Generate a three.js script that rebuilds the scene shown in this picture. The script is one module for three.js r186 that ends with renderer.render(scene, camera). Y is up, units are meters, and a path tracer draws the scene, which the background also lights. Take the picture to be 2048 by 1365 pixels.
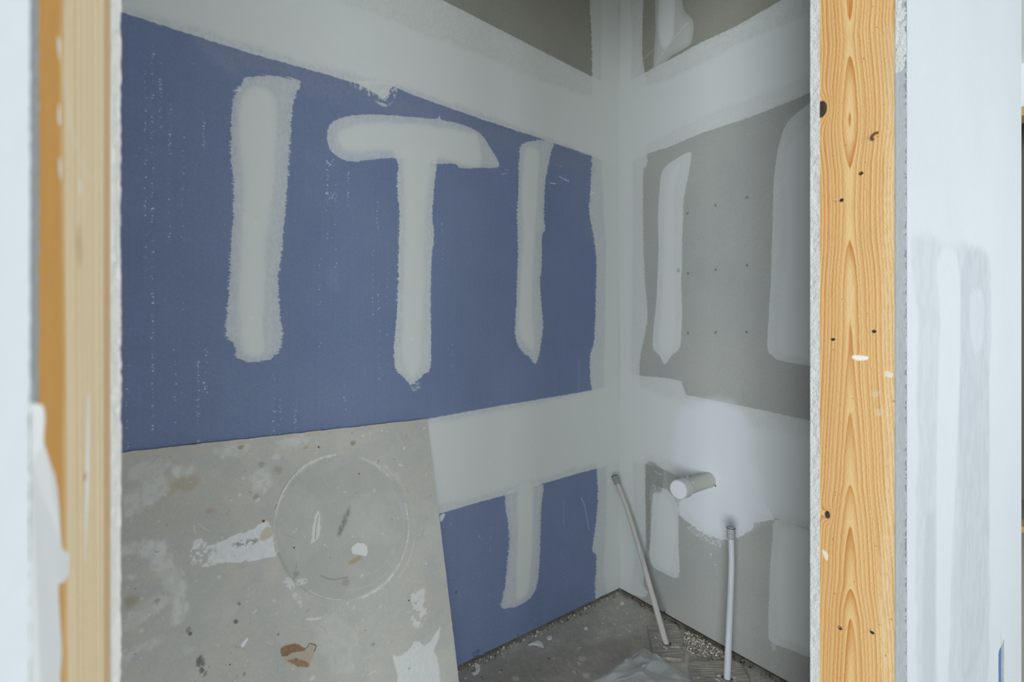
import * as THREE from 'three';
import { RectAreaLightUniformsLib } from 'three/addons/lights/RectAreaLightUniformsLib.js';
import { mergeGeometries, mergeVertices } from 'three/addons/utils/BufferGeometryUtils.js';

// ---------------------------------------------------------------- camera, sky, daylight, exposure
const scene = new THREE.Scene();
const renderer = new THREE.WebGLRenderer({ antialias: true });
renderer.toneMapping = THREE.LinearToneMapping;
renderer.toneMappingExposure = 1.13;
renderer.shadowMap.enabled = true;
RectAreaLightUniformsLib.init();

const FOC = 912, YAW = THREE.MathUtils.degToRad(53.7), EYE = 0.992;   // focal length for a 2048 px wide frame, heading from the x axis, eye height
const camera = new THREE.PerspectiveCamera(THREE.MathUtils.radToDeg(2 * Math.atan(682.5 / FOC)), 2048 / 1365, 0.01, 60);
camera.position.set(0, EYE, 0);
camera.lookAt(Math.cos(YAW), EYE, -Math.sin(YAW));
camera.focus = 1.15; camera.userData.fStop = 7;
scene.add(camera);

scene.background = new THREE.Color(0.80, 0.90, 1.0);                  // even overcast sky
const DAY = new THREE.Color(0.87, 0.94, 1.01);
const WIN = { left: { z0: 1.35, z1: 3.7, y0: 0.4, y1: 2.2 }, rear: { x0: -3.7, x1: 0.3, y0: 0.4, y1: 2.2 }, rear2: { x0: 0.8, x1: 2.6, y0: 0.4, y1: 2.2 }, side: { z0: 1.0, z1: 3.4, y0: 0.4, y1: 2.2 } };
const ROOM = { x0: -4.0, x1: 3.62, z1: 4.2, top: 2.44 };              // the hall that the camera stands in
function daylight(w, h, power, x, y, z, tx, tz) {
  const l = new THREE.RectAreaLight(DAY, power, w, h);
  l.position.set(x, y, z); l.lookAt(tx, y, tz); l.castShadow = true; scene.add(l);
}
{
  const L = WIN.left, m = (a, b) => (a + b) / 2;
  daylight(L.z1 - L.z0, L.y1 - L.y0, 18, ROOM.x0 + 0.03, m(L.y0, L.y1), m(L.z0, L.z1), 5, m(L.z0, L.z1));
  const S = WIN.side;
  for (const [R, e] of [[WIN.rear, 3.3], [WIN.rear2, 6.0]]) daylight(R.x1 - R.x0, R.y1 - R.y0, e, m(R.x0, R.x1), m(R.y0, R.y1), ROOM.z1 - 0.03, m(R.x0, R.x1), -5);
  daylight(S.z1 - S.z0, S.y1 - S.y0, 4.6, ROOM.x1 - 0.10, m(S.y0, S.y1), m(S.z0, S.z1), -5, m(S.z0, S.z1));
}

// ---------------------------------------------------------------- measures (metres) and survey of the photograph
const VB = 1.204;      // back wall at z = -VB
const UR = 1.41;       // right wall at x = UR
const J = { out: 0.177, studOut: 0.190, studIn: 0.279, inn: 0.2915 };  // the doorway wall, distances in -z
const XR = 0.78, XL = -0.0315;                                        // right and left side of the door opening
const cY = Math.cos(YAW), sY = Math.sin(YAW);
const ray = (px, py) => new THREE.Vector3(cY * FOC + sY * (px - 1024), 682.5 - py, -sY * FOC + cY * (px - 1024));
const eye = new THREE.Vector3(0, EYE, 0);
const onBack = (px, py) => { const r = ray(px, py), k = -VB / r.z; return [r.x * k, EYE + r.y * k]; };
const onRight = (px, py) => { const r = ray(px, py), k = UR / r.x; return [r.z * k, EYE + r.y * k]; };
const onFloor = (px, py, y = 0) => { const r = ray(px, py), k = (y - EYE) / r.y; return [r.x * k, r.z * k]; };
const atX = (px, py, x) => { const r = ray(px, py), k = x / r.x; return new THREE.Vector3(x, EYE + r.y * k, r.z * k); };
const atZ = (px, py, z) => { const r = ray(px, py), k = z / r.z; return new THREE.Vector3(r.x * k, EYE + r.y * k, z); };

// ---------------------------------------------------------------- noise
let seed = 7;
const rnd = () => { seed = (seed * 1664525 + 1013904223) >>> 0; return seed / 4294967296; };
const TAB = new Float32Array(65536); for (let i = 0; i < 65536; i++) TAB[i] = rnd();
function vn(x, y) {
  const xi = Math.floor(x), yi = Math.floor(y); let fx = x - xi, fy = y - yi;
  fx = fx * fx * (3 - 2 * fx); fy = fy * fy * (3 - 2 * fy);
  const x0 = xi & 255, x1 = (xi + 1) & 255, y0 = (yi & 255) << 8, y1 = ((yi + 1) & 255) << 8;
  const a = TAB[y0 | x0], b = TAB[y0 | x1], c = TAB[y1 | x0], d = TAB[y1 | x1];
  return a + (b - a) * fx + (c - a) * fy + (a - b - c + d) * fx * fy;
}
const fbm = (x, y, n = 4) => { let s = 0, a = 0.5, t = 0; for (let i = 0; i < n; i++) { s += a * vn(x, y); t += a; a *= 0.5; x = x * 2.03 + 17.3; y = y * 2.03 + 9.1; } return s / t; };
const ss = (a, b, x) => { const t = Math.min(1, Math.max(0, (x - a) / (b - a))); return t * t * (3 - 2 * t); };

// ---------------------------------------------------------------- painting textures in metres
function smooth(pts, closed = true, per = 5) {
  const n = pts.length, out = [], at = (i) => closed ? pts[(i + n) % n] : pts[Math.min(n - 1, Math.max(0, i))];
  for (let i = 0; i < (closed ? n : n - 1); i++) {
    const p0 = at(i - 1), p1 = at(i), p2 = at(i + 1), p3 = at(i + 2);
    for (let k = 0; k < per; k++) {
      const t = k / per, t2 = t * t, t3 = t2 * t;
      out.push([0, 1].map((c) => 0.5 * (2 * p1[c] + (p2[c] - p0[c]) * t * 0.9 + (2 * p0[c] - 5 * p1[c] + 4 * p2[c] - p3[c]) * t2 * 0.9 + (3 * p1[c] - p0[c] - 3 * p2[c] + p3[c]) * t3 * 0.9 + 0.1 * 2 * (p2[c] - p1[c]) * t)));
    }
  }
  if (!closed) out.push(pts[n - 1]);
  return out;
}
class Paint {
  constructor(x0, y0, x1, y1, w, h, map) {
    Object.assign(this, { x0, y0, x1, y1, w, h, map: map ?? ((a, b) => [a, b]), d: new Float32Array(w * h * 3) });
    this.sx = w / (x1 - x0); this.sy = h / (y1 - y0);
  }
  fill(f) { let k = 0; for (let j = 0; j < this.h; j++) { const y = this.y0 + (j + 0.5) / this.sy; for (let i = 0; i < this.w; i++, k += 3) { const c = f(this.x0 + (i + 0.5) / this.sx, y); this.d[k] = c[0]; this.d[k + 1] = c[1]; this.d[k + 2] = c[2]; } } }
  over(bx0, by0, bx1, by1, alphaAt, col) {
    const i0 = Math.max(0, Math.floor((bx0 - this.x0) * this.sx)), i1 = Math.min(this.w - 1, Math.ceil((bx1 - this.x0) * this.sx));
    const j0 = Math.max(0, Math.floor((by0 - this.y0) * this.sy)), j1 = Math.min(this.h - 1, Math.ceil((by1 - this.y0) * this.sy));
    for (let j = j0; j <= j1; j++) for (let i = i0; i <= i1; i++) {
      const a = alphaAt(this.x0 + (i + 0.5) / this.sx, this.y0 + (j + 0.5) / this.sy);
      if (a <= 0.003) continue;
      const k = (j * this.w + i) * 3;
      for (let c = 0; c < 3; c++) this.d[k + c] += (col[c] - this.d[k + c]) * Math.min(1, a);
    }
  }
  // an area inside an outline (points of the photograph): feather and ragged edge in metres
  area(px, col, { alpha = 1, feather = 0.0012, inside = 0, rag = 0, fx = 90, fy = 420, grain = 0, gf = 260, cut = 0, raw = false, straight = false } = {}) {
    let p = raw ? px : px.map(([a, b]) => this.map(a, b));
    if (!straight) p = smooth(p);
    const n = p.length, m = feather + rag + 0.002;
    let bx0 = 1e9, by0 = 1e9, bx1 = -1e9, by1 = -1e9;
    for (const [x, y] of p) { bx0 = Math.min(bx0, x); bx1 = Math.max(bx1, x); by0 = Math.min(by0, y); by1 = Math.max(by1, y); }
    const X = p.map((q) => q[0]), Y = p.map((q) => q[1]);
    this.over(bx0 - m, by0 - m, bx1 + m, by1 + m, (x, y) => {
      let best = 1e9, ins = false;
      for (let i = 0, j = n - 1; i < n; j = i++) {
        const ex = X[j] - X[i], ey = Y[j] - Y[i], wx = x - X[i], wy = y - Y[i];
        const t = Math.min(1, Math.max(0, (wx * ex + wy * ey) / (ex * ex + ey * ey + 1e-12))), qx = wx - ex * t, qy = wy - ey * t, q = qx * qx + qy * qy;
        if (q < best) best = q;
        if ((Y[i] > y) !== (Y[j] > y) && x < X[i] + (y - Y[i]) / (Y[j] - Y[i]) * ex) ins = !ins;
      }
      let d = Math.sqrt(best) * (ins ? 1 : -1);
      if (d < -m) return 0;
      if (rag) d += rag * 2 * (fbm(x * fx, y * fy, 3) - 0.5);
      let a = ss(-feather, feather, d);
      if (inside) a *= ss(0, inside, d + inside * 0.2);
      if (a <= 0) return 0;
      if (grain) a *= 1 - grain * (1 - ss(0.35, 0.65, fbm(x * gf + 3, y * gf * 0.6 + 8, 3)));
      if (cut) a *= ss(cut - 0.08, cut + 0.08, fbm(x * gf, y * gf, 4));
      return a * alpha;
    }, col);
  }
  line(px, wpx, col, o = {}) {          // a stroke of given half width in metres
    const p = smooth(o.raw ? px : px.map(([a, b]) => this.map(a, b)), false), w = wpx;
    for (let s = 0; s < p.length - 1; s++) {
      const [ax, ay] = p[s], [bx, by] = p[s + 1], ex = bx - ax, ey = by - ay, L = ex * ex + ey * ey + 1e-12;
      this.over(Math.min(ax, bx) - 2 * w, Math.min(ay, by) - 2 * w, Math.max(ax, bx) + 2 * w, Math.max(ay, by) + 2 * w, (x, y) => {
        const t = ((x - ax) * ex + (y - ay) * ey) / L; if (t < 0 || t >= 1) return 0;
        const d = Math.hypot(x - ax - ex * t, y - ay - ey * t) + (o.rag ?? 0) * (vn(x * 300, y * 300) - 0.5);
        return (o.alpha ?? 1) * (1 - ss(w * 0.5, w * 1.2, d)) * (1 - (o.broken ?? 0) * ss(0.45, 0.6, vn(x * 120 + 5, y * 120)));
      }, col);
    }
  }
  dot(px, py, r, col, alpha = 1, sq = 1, raw = false) {
    const [x0, y0] = raw ? [px, py] : this.map(px, py);
    const big = r > 0.0045, ph = x0 * 91 + y0 * 57;
    this.over(x0 - 2 * r, y0 - 2 * r, x0 + 2 * r, y0 + 2 * r, (x, y) => {
      if (!big) return alpha * (1 - ss(r * 0.55, r * 1.15, Math.hypot(x - x0, (y - y0) * sq) + r * 0.5 * (vn(x * 0.9 / r, y * 0.9 / r) - 0.5)));
      const d = Math.hypot(x - x0, (y - y0) * sq) + r * 1.5 * (fbm(x * 0.8 / r + ph, y * 0.8 / r, 4) - 0.5);
      return alpha * (1 - ss(r * 0.35, r * 1.15, d)) * (0.65 + 0.5 * (fbm(x * 2.5 / r, y * 2.5 / r + ph, 2)));
    }, col);
  }
  texture() {
    const b = new Uint8Array(this.w * this.h * 4);
    for (let i = 0, k = 0; i < this.w * this.h; i++, k += 3) { for (let c = 0; c < 3; c++) b[i * 4 + c] = Math.max(0, Math.min(255, this.d[k + c])); b[i * 4 + 3] = 255; }
    const t = new THREE.DataTexture(b, this.w, this.h);
    t.colorSpace = THREE.SRGBColorSpace; t.magFilter = THREE.LinearFilter; t.minFilter = THREE.LinearMipmapLinearFilter; t.generateMipmaps = true;
    t.wrapS = t.wrapT = THREE.MirroredRepeatWrapping; t.needsUpdate = true;
    return t;
  }
}
function grayTexture(w, h, f) {
  const b = new Uint8Array(w * h * 4);
  for (let j = 0, k = 0; j < h; j++) for (let i = 0; i < w; i++, k += 4) { const v = Math.max(0, Math.min(255, 255 * f(i, j))); b[k] = b[k + 1] = b[k + 2] = v; b[k + 3] = 255; }
  const t = new THREE.DataTexture(b, w, h); t.magFilter = THREE.LinearFilter; t.wrapS = t.wrapT = THREE.RepeatWrapping; t.needsUpdate = true; return t;
}

// ---------------------------------------------------------------- scene helpers
const names = new Map();
const numbered = (n) => { const k = names.get(n) ?? 0; names.set(n, k + 1); return k ? n + '_' + String(k).padStart(3, '0') : n; };
function shade(o) { o.traverse((m) => { if (m.isMesh) { m.castShadow = true; m.receiveShadow = true; } }); return o; }
function thing(name, label, category, group) { const g = new THREE.Group(); g.name = numbered(name); g.userData = { label, category }; if (group) g.userData.group = group; scene.add(g); return g; }
function structure(name, label) { const g = new THREE.Group(); g.name = name; g.userData = { kind: 'structure', label }; scene.add(g); return g; }
function part(parent, name, geo, mat, label) { const m = new THREE.Mesh(geo, mat); m.name = name; if (label) m.userData.label = label; m.castShadow = m.receiveShadow = true; parent.add(m); return m; }
const box = (x0, x1, y0, y1, z0, z1, sx = 1, sy = 1, sz = 1) => new THREE.BoxGeometry(x1 - x0, y1 - y0, z1 - z0, sx, sy, sz).translate((x0 + x1) / 2, (y0 + y1) / 2, (z0 + z1) / 2);
function setUV(geo, f) { const p = geo.attributes.position, uv = new Float32Array(p.count * 2); for (let i = 0; i < p.count; i++) { const [u, v] = f(p.getX(i), p.getY(i), p.getZ(i)); uv[i * 2] = u; uv[i * 2 + 1] = v; } geo.setAttribute('uv', new THREE.BufferAttribute(uv, 2)); return geo; }
function warp(geo, f) { const p = geo.attributes.position; for (let i = 0; i < p.count; i++) { const q = f(p.getX(i), p.getY(i), p.getZ(i), i); p.setXYZ(i, q[0], q[1], q[2]); } geo.computeVertexNormals(); return geo; }
function shapeOf(pts) { const s = new THREE.Shape(); pts.forEach(([x, y], i) => i ? s.lineTo(x, y) : s.moveTo(x, y)); return s; }
const slab = (pts, t, bevel = 0) => new THREE.ExtrudeGeometry(shapeOf(pts), { depth: t, bevelEnabled: bevel > 0, bevelThickness: bevel, bevelSize: bevel, bevelSegments: 2, curveSegments: 4 });
const std = (o) => new THREE.MeshStandardMaterial({ roughness: 0.92, ...o });

// ---------------------------------------------------------------- colours (as the matter itself is)
const MUD = [225, 228, 224], MUDW = [234, 238, 240], BLUE = [122, 137, 170], GREY = [180, 181, 175], OLIVE = [156, 155, 143];

// ---------------------------------------------------------------- back wall: blue board, grey board above, joint compound
const BW = new Paint(-0.35, 0, UR, 2.44, 1480, 2048, onBack);
const SEAM1 = 0.645, SEAM2 = 1.862;
BW.fill((x, y) => {
  const g = fbm(x * 420, y * 420, 2) - 0.5, f = fbm(x * 7, y * 7, 3) - 0.5, st = vn(x * 500, y * 6) - 0.5, k = 1 + 0.09 * g + 0.07 * f + 0.02 * st;
  const c = y > SEAM2 ? OLIVE : BLUE;
  return [c[0] * k + 3 * f, c[1] * k, c[2] * k - 4 * f];
});
{
  // scuffed, sanded paper under the upper joint
  BW.area([[400, 68], [620, 135], [800, 190], [1000, 252], [1182, 312], [1182, 352], [1110, 330], [1000, 300], [900, 262], [760, 225], [640, 200], [520, 150], [440, 110]], [142, 146, 166], { alpha: 0.62, feather: 0.03, rag: 0.02, fx: 30, fy: 60, grain: 0.75, gf: 330 });
  BW.area([[400, 80], [450, 110], [480, 150], [440, 135], [405, 100]], [160, 165, 185], { alpha: 0.3, feather: 0.015, grain: 0.5 });
  // dotted roller specks in upright rows and scattered spatter
  const rows = [[305, 90, 860, 60], [291, 130, 560, 22], [321, 90, 330, 12], [340, 200, 480, 18], [366, 220, 640, 12], [408, 240, 300, 9], [408, 760, 800, 4], [396, 720, 890, 26], [412, 690, 800, 8], [255, 700, 900, 10], [350, 690, 860, 9], [655, 320, 480, 20], [672, 330, 600, 10], [697, 340, 420, 13], [640, 480, 700, 9], [755, 390, 460, 8], [758, 560, 760, 16], [745, 500, 640, 12], [775, 480, 760, 9], [548, 740, 870, 13], [560, 800, 880, 8], [690, 760, 860, 9], [884, 440, 560, 8], [905, 620, 760, 8], [590, 820, 880, 9]];
  for (const [x, y0, y1, n] of rows) for (let i = 0; i < n * 1.6; i++) { const y = y0 + (y1 - y0) * rnd(); BW.dot(x + (rnd() - 0.5) * 5, y, 0.0007 + 0.0011 * rnd() ** 2, [225, 230, 240], 0.55 + 0.4 * rnd()); }
  for (let i = 0; i < 260; i++) BW.dot(240 + 780 * rnd(), 60 + 820 * rnd(), 0.0006 + 0.0008 * rnd() ** 3, rnd() < 0.85 ? [205, 214, 232] : [70, 76, 92], 0.5);
  for (const x of [903, 1070, 1086, 1127, 1170, 980, 960, 1012]) for (let i = 0; i < 18; i++) BW.dot(x + (rnd() - 0.5) * 4, 1020 + 260 * rnd(), 0.0008 + 0.0009 * rnd() ** 2, [215, 220, 232], 0.55);
  for (const [x, y, n] of [[1012, 345, 12], [660, 325, 8], [1128, 358, 10], [1118, 330, 4], [1178, 372, 6], [660, 392, 14]]) for (let i = 0; i < n; i++) BW.dot(x + (rnd() - 0.5) * 18, y + (rnd() - 0.5) * 16, 0.001 + 0.001 * rnd(), [222, 226, 232], 0.8);
  BW.line([[1100, 366], [1112, 368]], 0.0016, [222, 226, 232]); BW.line([[1118, 352], [1128, 359], [1138, 362]], 0.002, [222, 226, 232], { broken: 0.4 });
  BW.area([[655, 540], [672, 545], [680, 575], [668, 585], [655, 565]], [150, 160, 195], { alpha: 0.35, feather: 0.012, grain: 0.4 });
  BW.line([[1162, 995], [1170, 1015], [1178, 1060]], 0.0018, [190, 198, 212], { alpha: 0.8 }); BW.line([[1127, 1000], [1127, 1050]], 0.0012, [180, 190, 210], { alpha: 0.6 });
  BW.line([[1158, 720], [1158, 782]], 0.003, [150, 165, 200], { alpha: 0.4 });
  for (const [x, y] of [[1036, 1270], [912, 1185]]) BW.dot(x, y, 0.0026, [40, 44, 56], 0.9);
  BW.area([[945, 1305], [960, 1300], [958, 1312], [948, 1316]], [70, 84, 120], { alpha: 0.6, feather: 0.004, cut: 0.5 });
}
// outlines of the joint compound on the back wall (points of the photograph)
const stripeA = [[497, 155], [540, 151], [600, 163], [591, 190], [583, 240], [578, 330], [570, 430], [562, 520], [556, 560], [560, 620], [565, 665], [560, 700], [540, 718], [515, 724], [475, 718], [470, 692], [452, 672], [452, 640], [458, 560], [463, 470], [467, 380], [462, 330], [461, 260], [465, 210], [478, 172]];
const stripeACore = [[490, 182], [520, 170], [545, 185], [553, 220], [553, 300], [548, 380], [540, 450], [535, 520], [533, 580], [527, 650], [530, 700], [515, 714], [490, 708], [478, 660], [472, 600], [474, 520], [480, 430], [484, 350], [474, 280], [472, 220]];
const teeBar = [[653, 275], [660, 250], [685, 235], [730, 229], [800, 232], [868, 238], [879, 231], [884, 240], [920, 248], [958, 265], [980, 295], [998, 333], [955, 336], [921, 337], [908, 328], [875, 328], [835, 322], [795, 317], [760, 318], [705, 324], [678, 316], [660, 300]];
const teeBarCore = [[670, 275], [680, 258], [730, 244], [800, 242], [870, 250], [935, 260], [957, 272], [963, 331], [925, 335], [880, 321], [830, 325], [790, 308], [720, 306], [685, 298]];
const teeStem = [[790, 300], [795, 330], [793, 370], [798, 420], [797, 480], [796, 540], [794, 600], [790, 660], [787, 700], [790, 738], [803, 752], [815, 765], [826, 768], [845, 752], [860, 738], [862, 690], [861, 600], [863, 520], [868, 470], [864, 430], [868, 380], [873, 318], [860, 295]];
const teeStemCore = [[805, 290], [806, 400], [803, 520], [800, 640], [802, 720], [822, 757], [842, 735], [848, 660], [850, 540], [855, 430], [860, 320], [855, 290]];
const stripeB = [[1042, 291], [1065, 282], [1085, 279], [1107, 286], [1100, 310], [1095, 340], [1090, 370], [1088, 430], [1090, 460], [1084, 475], [1083, 540], [1080, 560], [1082, 600], [1086, 650], [1083, 680], [1078, 710], [1070, 728], [1058, 715], [1048, 708], [1038, 695], [1030, 672], [1031, 630], [1034, 560], [1036, 500], [1034, 440], [1036, 370], [1038, 320]];
const stripeBCore = [[1050, 300], [1065, 295], [1078, 310], [1076, 380], [1073, 460], [1069, 540], [1066, 620], [1070, 690], [1062, 705], [1042, 680], [1036, 640], [1040, 560], [1042, 460], [1042, 380]];
const stripeC = [[1013, 985], [1083, 966], [1082, 1020], [1080, 1100], [1076, 1160], [1065, 1190], [1045, 1208], [1020, 1216], [1002, 1213], [1010, 1170], [1015, 1120], [1018, 1080], [1015, 1040]];
const stripeCCore = [[1035, 980], [1066, 970], [1066, 1080], [1061, 1150], [1052, 1192], [1030, 1200], [1030, 1120], [1034, 1050]];
const upperBand = [[-60, -72], [228, 20], [360, 63], [500, 107], [640, 146], [714, 168], [780, 171], [840, 196], [960, 238], [1080, 277], [1182, 312], [1234, 330], [1236, 178], [1182, 153], [1040, 80], [880, -2], [700, -92], [500, -190]];
const upperBandCore = [[228, 2], [420, 68], [620, 130], [800, 176], [1000, 243], [1234, 322], [1236, 215], [1100, 165], [900, 85], [700, 10], [500, -60]];
const lowerBand = [[100, 965], [500, 902], [855, 838], [1000, 812], [1120, 792], [1184, 781], [1236, 770], [1236, 926], [1192, 938], [1165, 945], [1085, 968], [1015, 990], [950, 1007], [880, 1028], [600, 1110], [100, 1260]];
const lowerBandCore = [[500, 915], [855, 846], [1000, 820], [1236, 782], [1236, 916], [1165, 935], [1015, 978], [880, 1015], [600, 1090]];
const cornerBack = [[1183, -60], [1184, 140], [1183, 312], [1180, 380], [1178, 425], [1186, 470], [1192, 520], [1191, 600], [1188, 680], [1180, 712], [1180, 760], [1184, 785], [1190, 850], [1193, 938], [1195, 1000], [1190, 1060], [1184, 1102], [1192, 1116], [1190, 1196], [1205, 1192], [1222, 1184], [1237, 1168], [1237, 700], [1237, -60]];
function coat(P, out, core, { white = MUD, rim = 0.68, rag = 0.006, fx = 55, fy = 330, coreSoft = 0.012, coreFeather = 0.022, straight = false } = {}) {
  P.area(out, white, { alpha: rim, feather: 0.0011, rag, fx, fy, grain: 0.12, gf: 240, straight });
  P.area(out, white, { alpha: 0.35, feather: 0.004, inside: 0.03, rag: 0.01, fx: 12, fy: 12, straight });
  if (core) P.area(core, white, { alpha: 0.9, feather: coreFeather, inside: coreSoft, rag: 0.008, fx: 20, fy: 6 });
}
coat(BW, upperBand, upperBandCore, { rim: 0.88, rag: 0.0018, fx: 130, fy: 130, straight: true });
coat(BW, lowerBand, lowerBandCore, { rim: 0.88, rag: 0.0015, fx: 130, fy: 130, straight: true });
coat(BW, stripeA, stripeACore, { rim: 0.76 }); coat(BW, teeBar, teeBarCore, { rim: 0.76, rag: 0.002, fx: 200, fy: 200 });
coat(BW, teeStem, teeStemCore, { rim: 0.86, rag: 0.0045 }); coat(BW, stripeB, stripeBCore, { rim: 0.8 }); coat(BW, stripeC, stripeCCore, { rim: 0.74 });
coat(BW, cornerBack, [[1205, -60], [1203, 400], [1210, 500], [1205, 750], [1212, 1000], [1208, 1170], [1260, 1170], [1260, -60]], { rim: 0.82 });
BW.area([[714, 164], [730, 176], [750, 188], [768, 199], [777, 192], [781, 178], [788, 168], [750, 160]], MUD, { alpha: 0.92, feather: 0.0012, rag: 0.007, fx: 150, fy: 190 });
BW.area([[700, 164], [730, 186], [768, 214], [790, 196], [788, 172]], MUD, { alpha: 0.8, feather: 0.003, cut: 0.58, gf: 170 });
BW.area([[822, 769], [838, 765], [841, 776], [827, 783]], MUD, { alpha: 0.5, feather: 0.003, cut: 0.45 });
BW.area([[465, 182], [480, 176], [482, 184]], MUD, { alpha: 0.7 });
for (const [x, y] of [[511, 446], [504, 636], [823, 678]]) BW.dot(x, y, 0.0055, [232, 233, 226], 0.75);
BW.line([[1186, 384], [1180, 390]], 0.002, MUDW); BW.line([[1181, 383], [1190, 389]], 0.0016, MUDW);
BW.area([[880, 1032], [890, 1028], [886, 1040], [881, 1044]], MUDW, { alpha: 0.9 });
const backTex = BW.texture();

// ---------------------------------------------------------------- right wall: grey board with joint compound
const RW = new Paint(-VB, 0, -0.28, 2.44, 776, 2048, onRight);
RW.fill((z, y) => {
  const g = fbm(z * 420, y * 420, 2) - 0.5, f = fbm(z * 6, y * 6 + 4, 3) - 0.5, k = 1 + 0.08 * g + 0.08 * f;
  const c = y > SEAM2 ? OLIVE : GREY;
  return [c[0] * k + 2 * f, c[1] * k, c[2] * k - 4 * f];
});
const rUpper = [[1238, 335], [1295, 308], [1340, 294], [1400, 268], [1500, 235], [1622, 186], [1700, 152], [1740, -90], [1620, -30], [1560, 2], [1470, 54], [1400, 86], [1335, 122], [1290, 146], [1238, 175]];
const rUpperCore = [[1238, 320], [1300, 290], [1400, 240], [1500, 200], [1650, 130], [1650, 20], [1560, 50], [1450, 100], [1350, 150], [1238, 200]];
const rLower = [[1238, 745], [1282, 752], [1330, 756], [1362, 762], [1372, 790], [1420, 800], [1480, 812], [1530, 822], [1622, 842], [1700, 862], [1700, 1095], [1622, 1060], [1580, 1046], [1530, 1030], [1460, 1000], [1400, 975], [1325, 938], [1285, 926], [1238, 915]];
const rLowerCore = [[1238, 770], [1330, 785], [1400, 815], [1500, 845], [1680, 890], [1680, 1070], [1560, 1025], [1400, 960], [1320, 925], [1238, 905]];
const rStripeA = [[1322, 352], [1332, 333], [1352, 318], [1382, 305], [1378, 345], [1368, 400], [1365, 470], [1363, 560], [1364, 640], [1360, 695], [1345, 710], [1330, 729], [1318, 710], [1306, 695], [1308, 650], [1313, 600], [1317, 500], [1316, 440], [1318, 395]];
const rStripeB = [[1640, 198], [1600, 222], [1572, 250], [1557, 295], [1548, 360], [1545, 450], [1542, 560], [1537, 640], [1535, 697], [1545, 712], [1562, 722], [1640, 732], [1700, 700], [1700, 220]];
const rStripeC = [[1302, 975], [1300, 1060], [1299, 1110], [1305, 1132], [1322, 1144], [1357, 1155], [1357, 1090], [1356, 1018], [1340, 985], [1320, 975]];
const rStripeD = [[1552, 1040], [1545, 1080], [1540, 1150], [1537, 1265], [1545, 1287], [1575, 1298], [1600, 1308], [1640, 1325], [1700, 1350], [1700, 1100], [1622, 1062]];
const rPatch = [[1358, 985], [1355, 1022], [1368, 1038], [1385, 1052], [1405, 1066], [1435, 1078], [1462, 1080], [1500, 1062], [1510, 1048], [1535, 1042], [1548, 1036], [1540, 1022], [1528, 1000], [1522, 960], [1515, 900], [1500, 860], [1480, 822], [1440, 808], [1390, 814], [1365, 826], [1350, 880], [1345, 940]];
const rCorner = [[1237, -60], [1283, -60], [1285, 100], [1290, 146], [1296, 200], [1295, 308], [1293, 335], [1287, 347], [1287, 480], [1290, 560], [1294, 600], [1295, 640], [1288, 680], [1280, 720], [1280, 765], [1285, 830], [1290, 926], [1291, 1000], [1292, 1060], [1290, 1130], [1287, 1170], [1296, 1185], [1287, 1196], [1268, 1190], [1237, 1175]];
const rStripeTop = [[1314, -60], [1311, 60], [1309, 138], [1345, 112], [1378, 92], [1386, 70], [1386, 42], [1366, 12], [1364, -60]];
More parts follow.
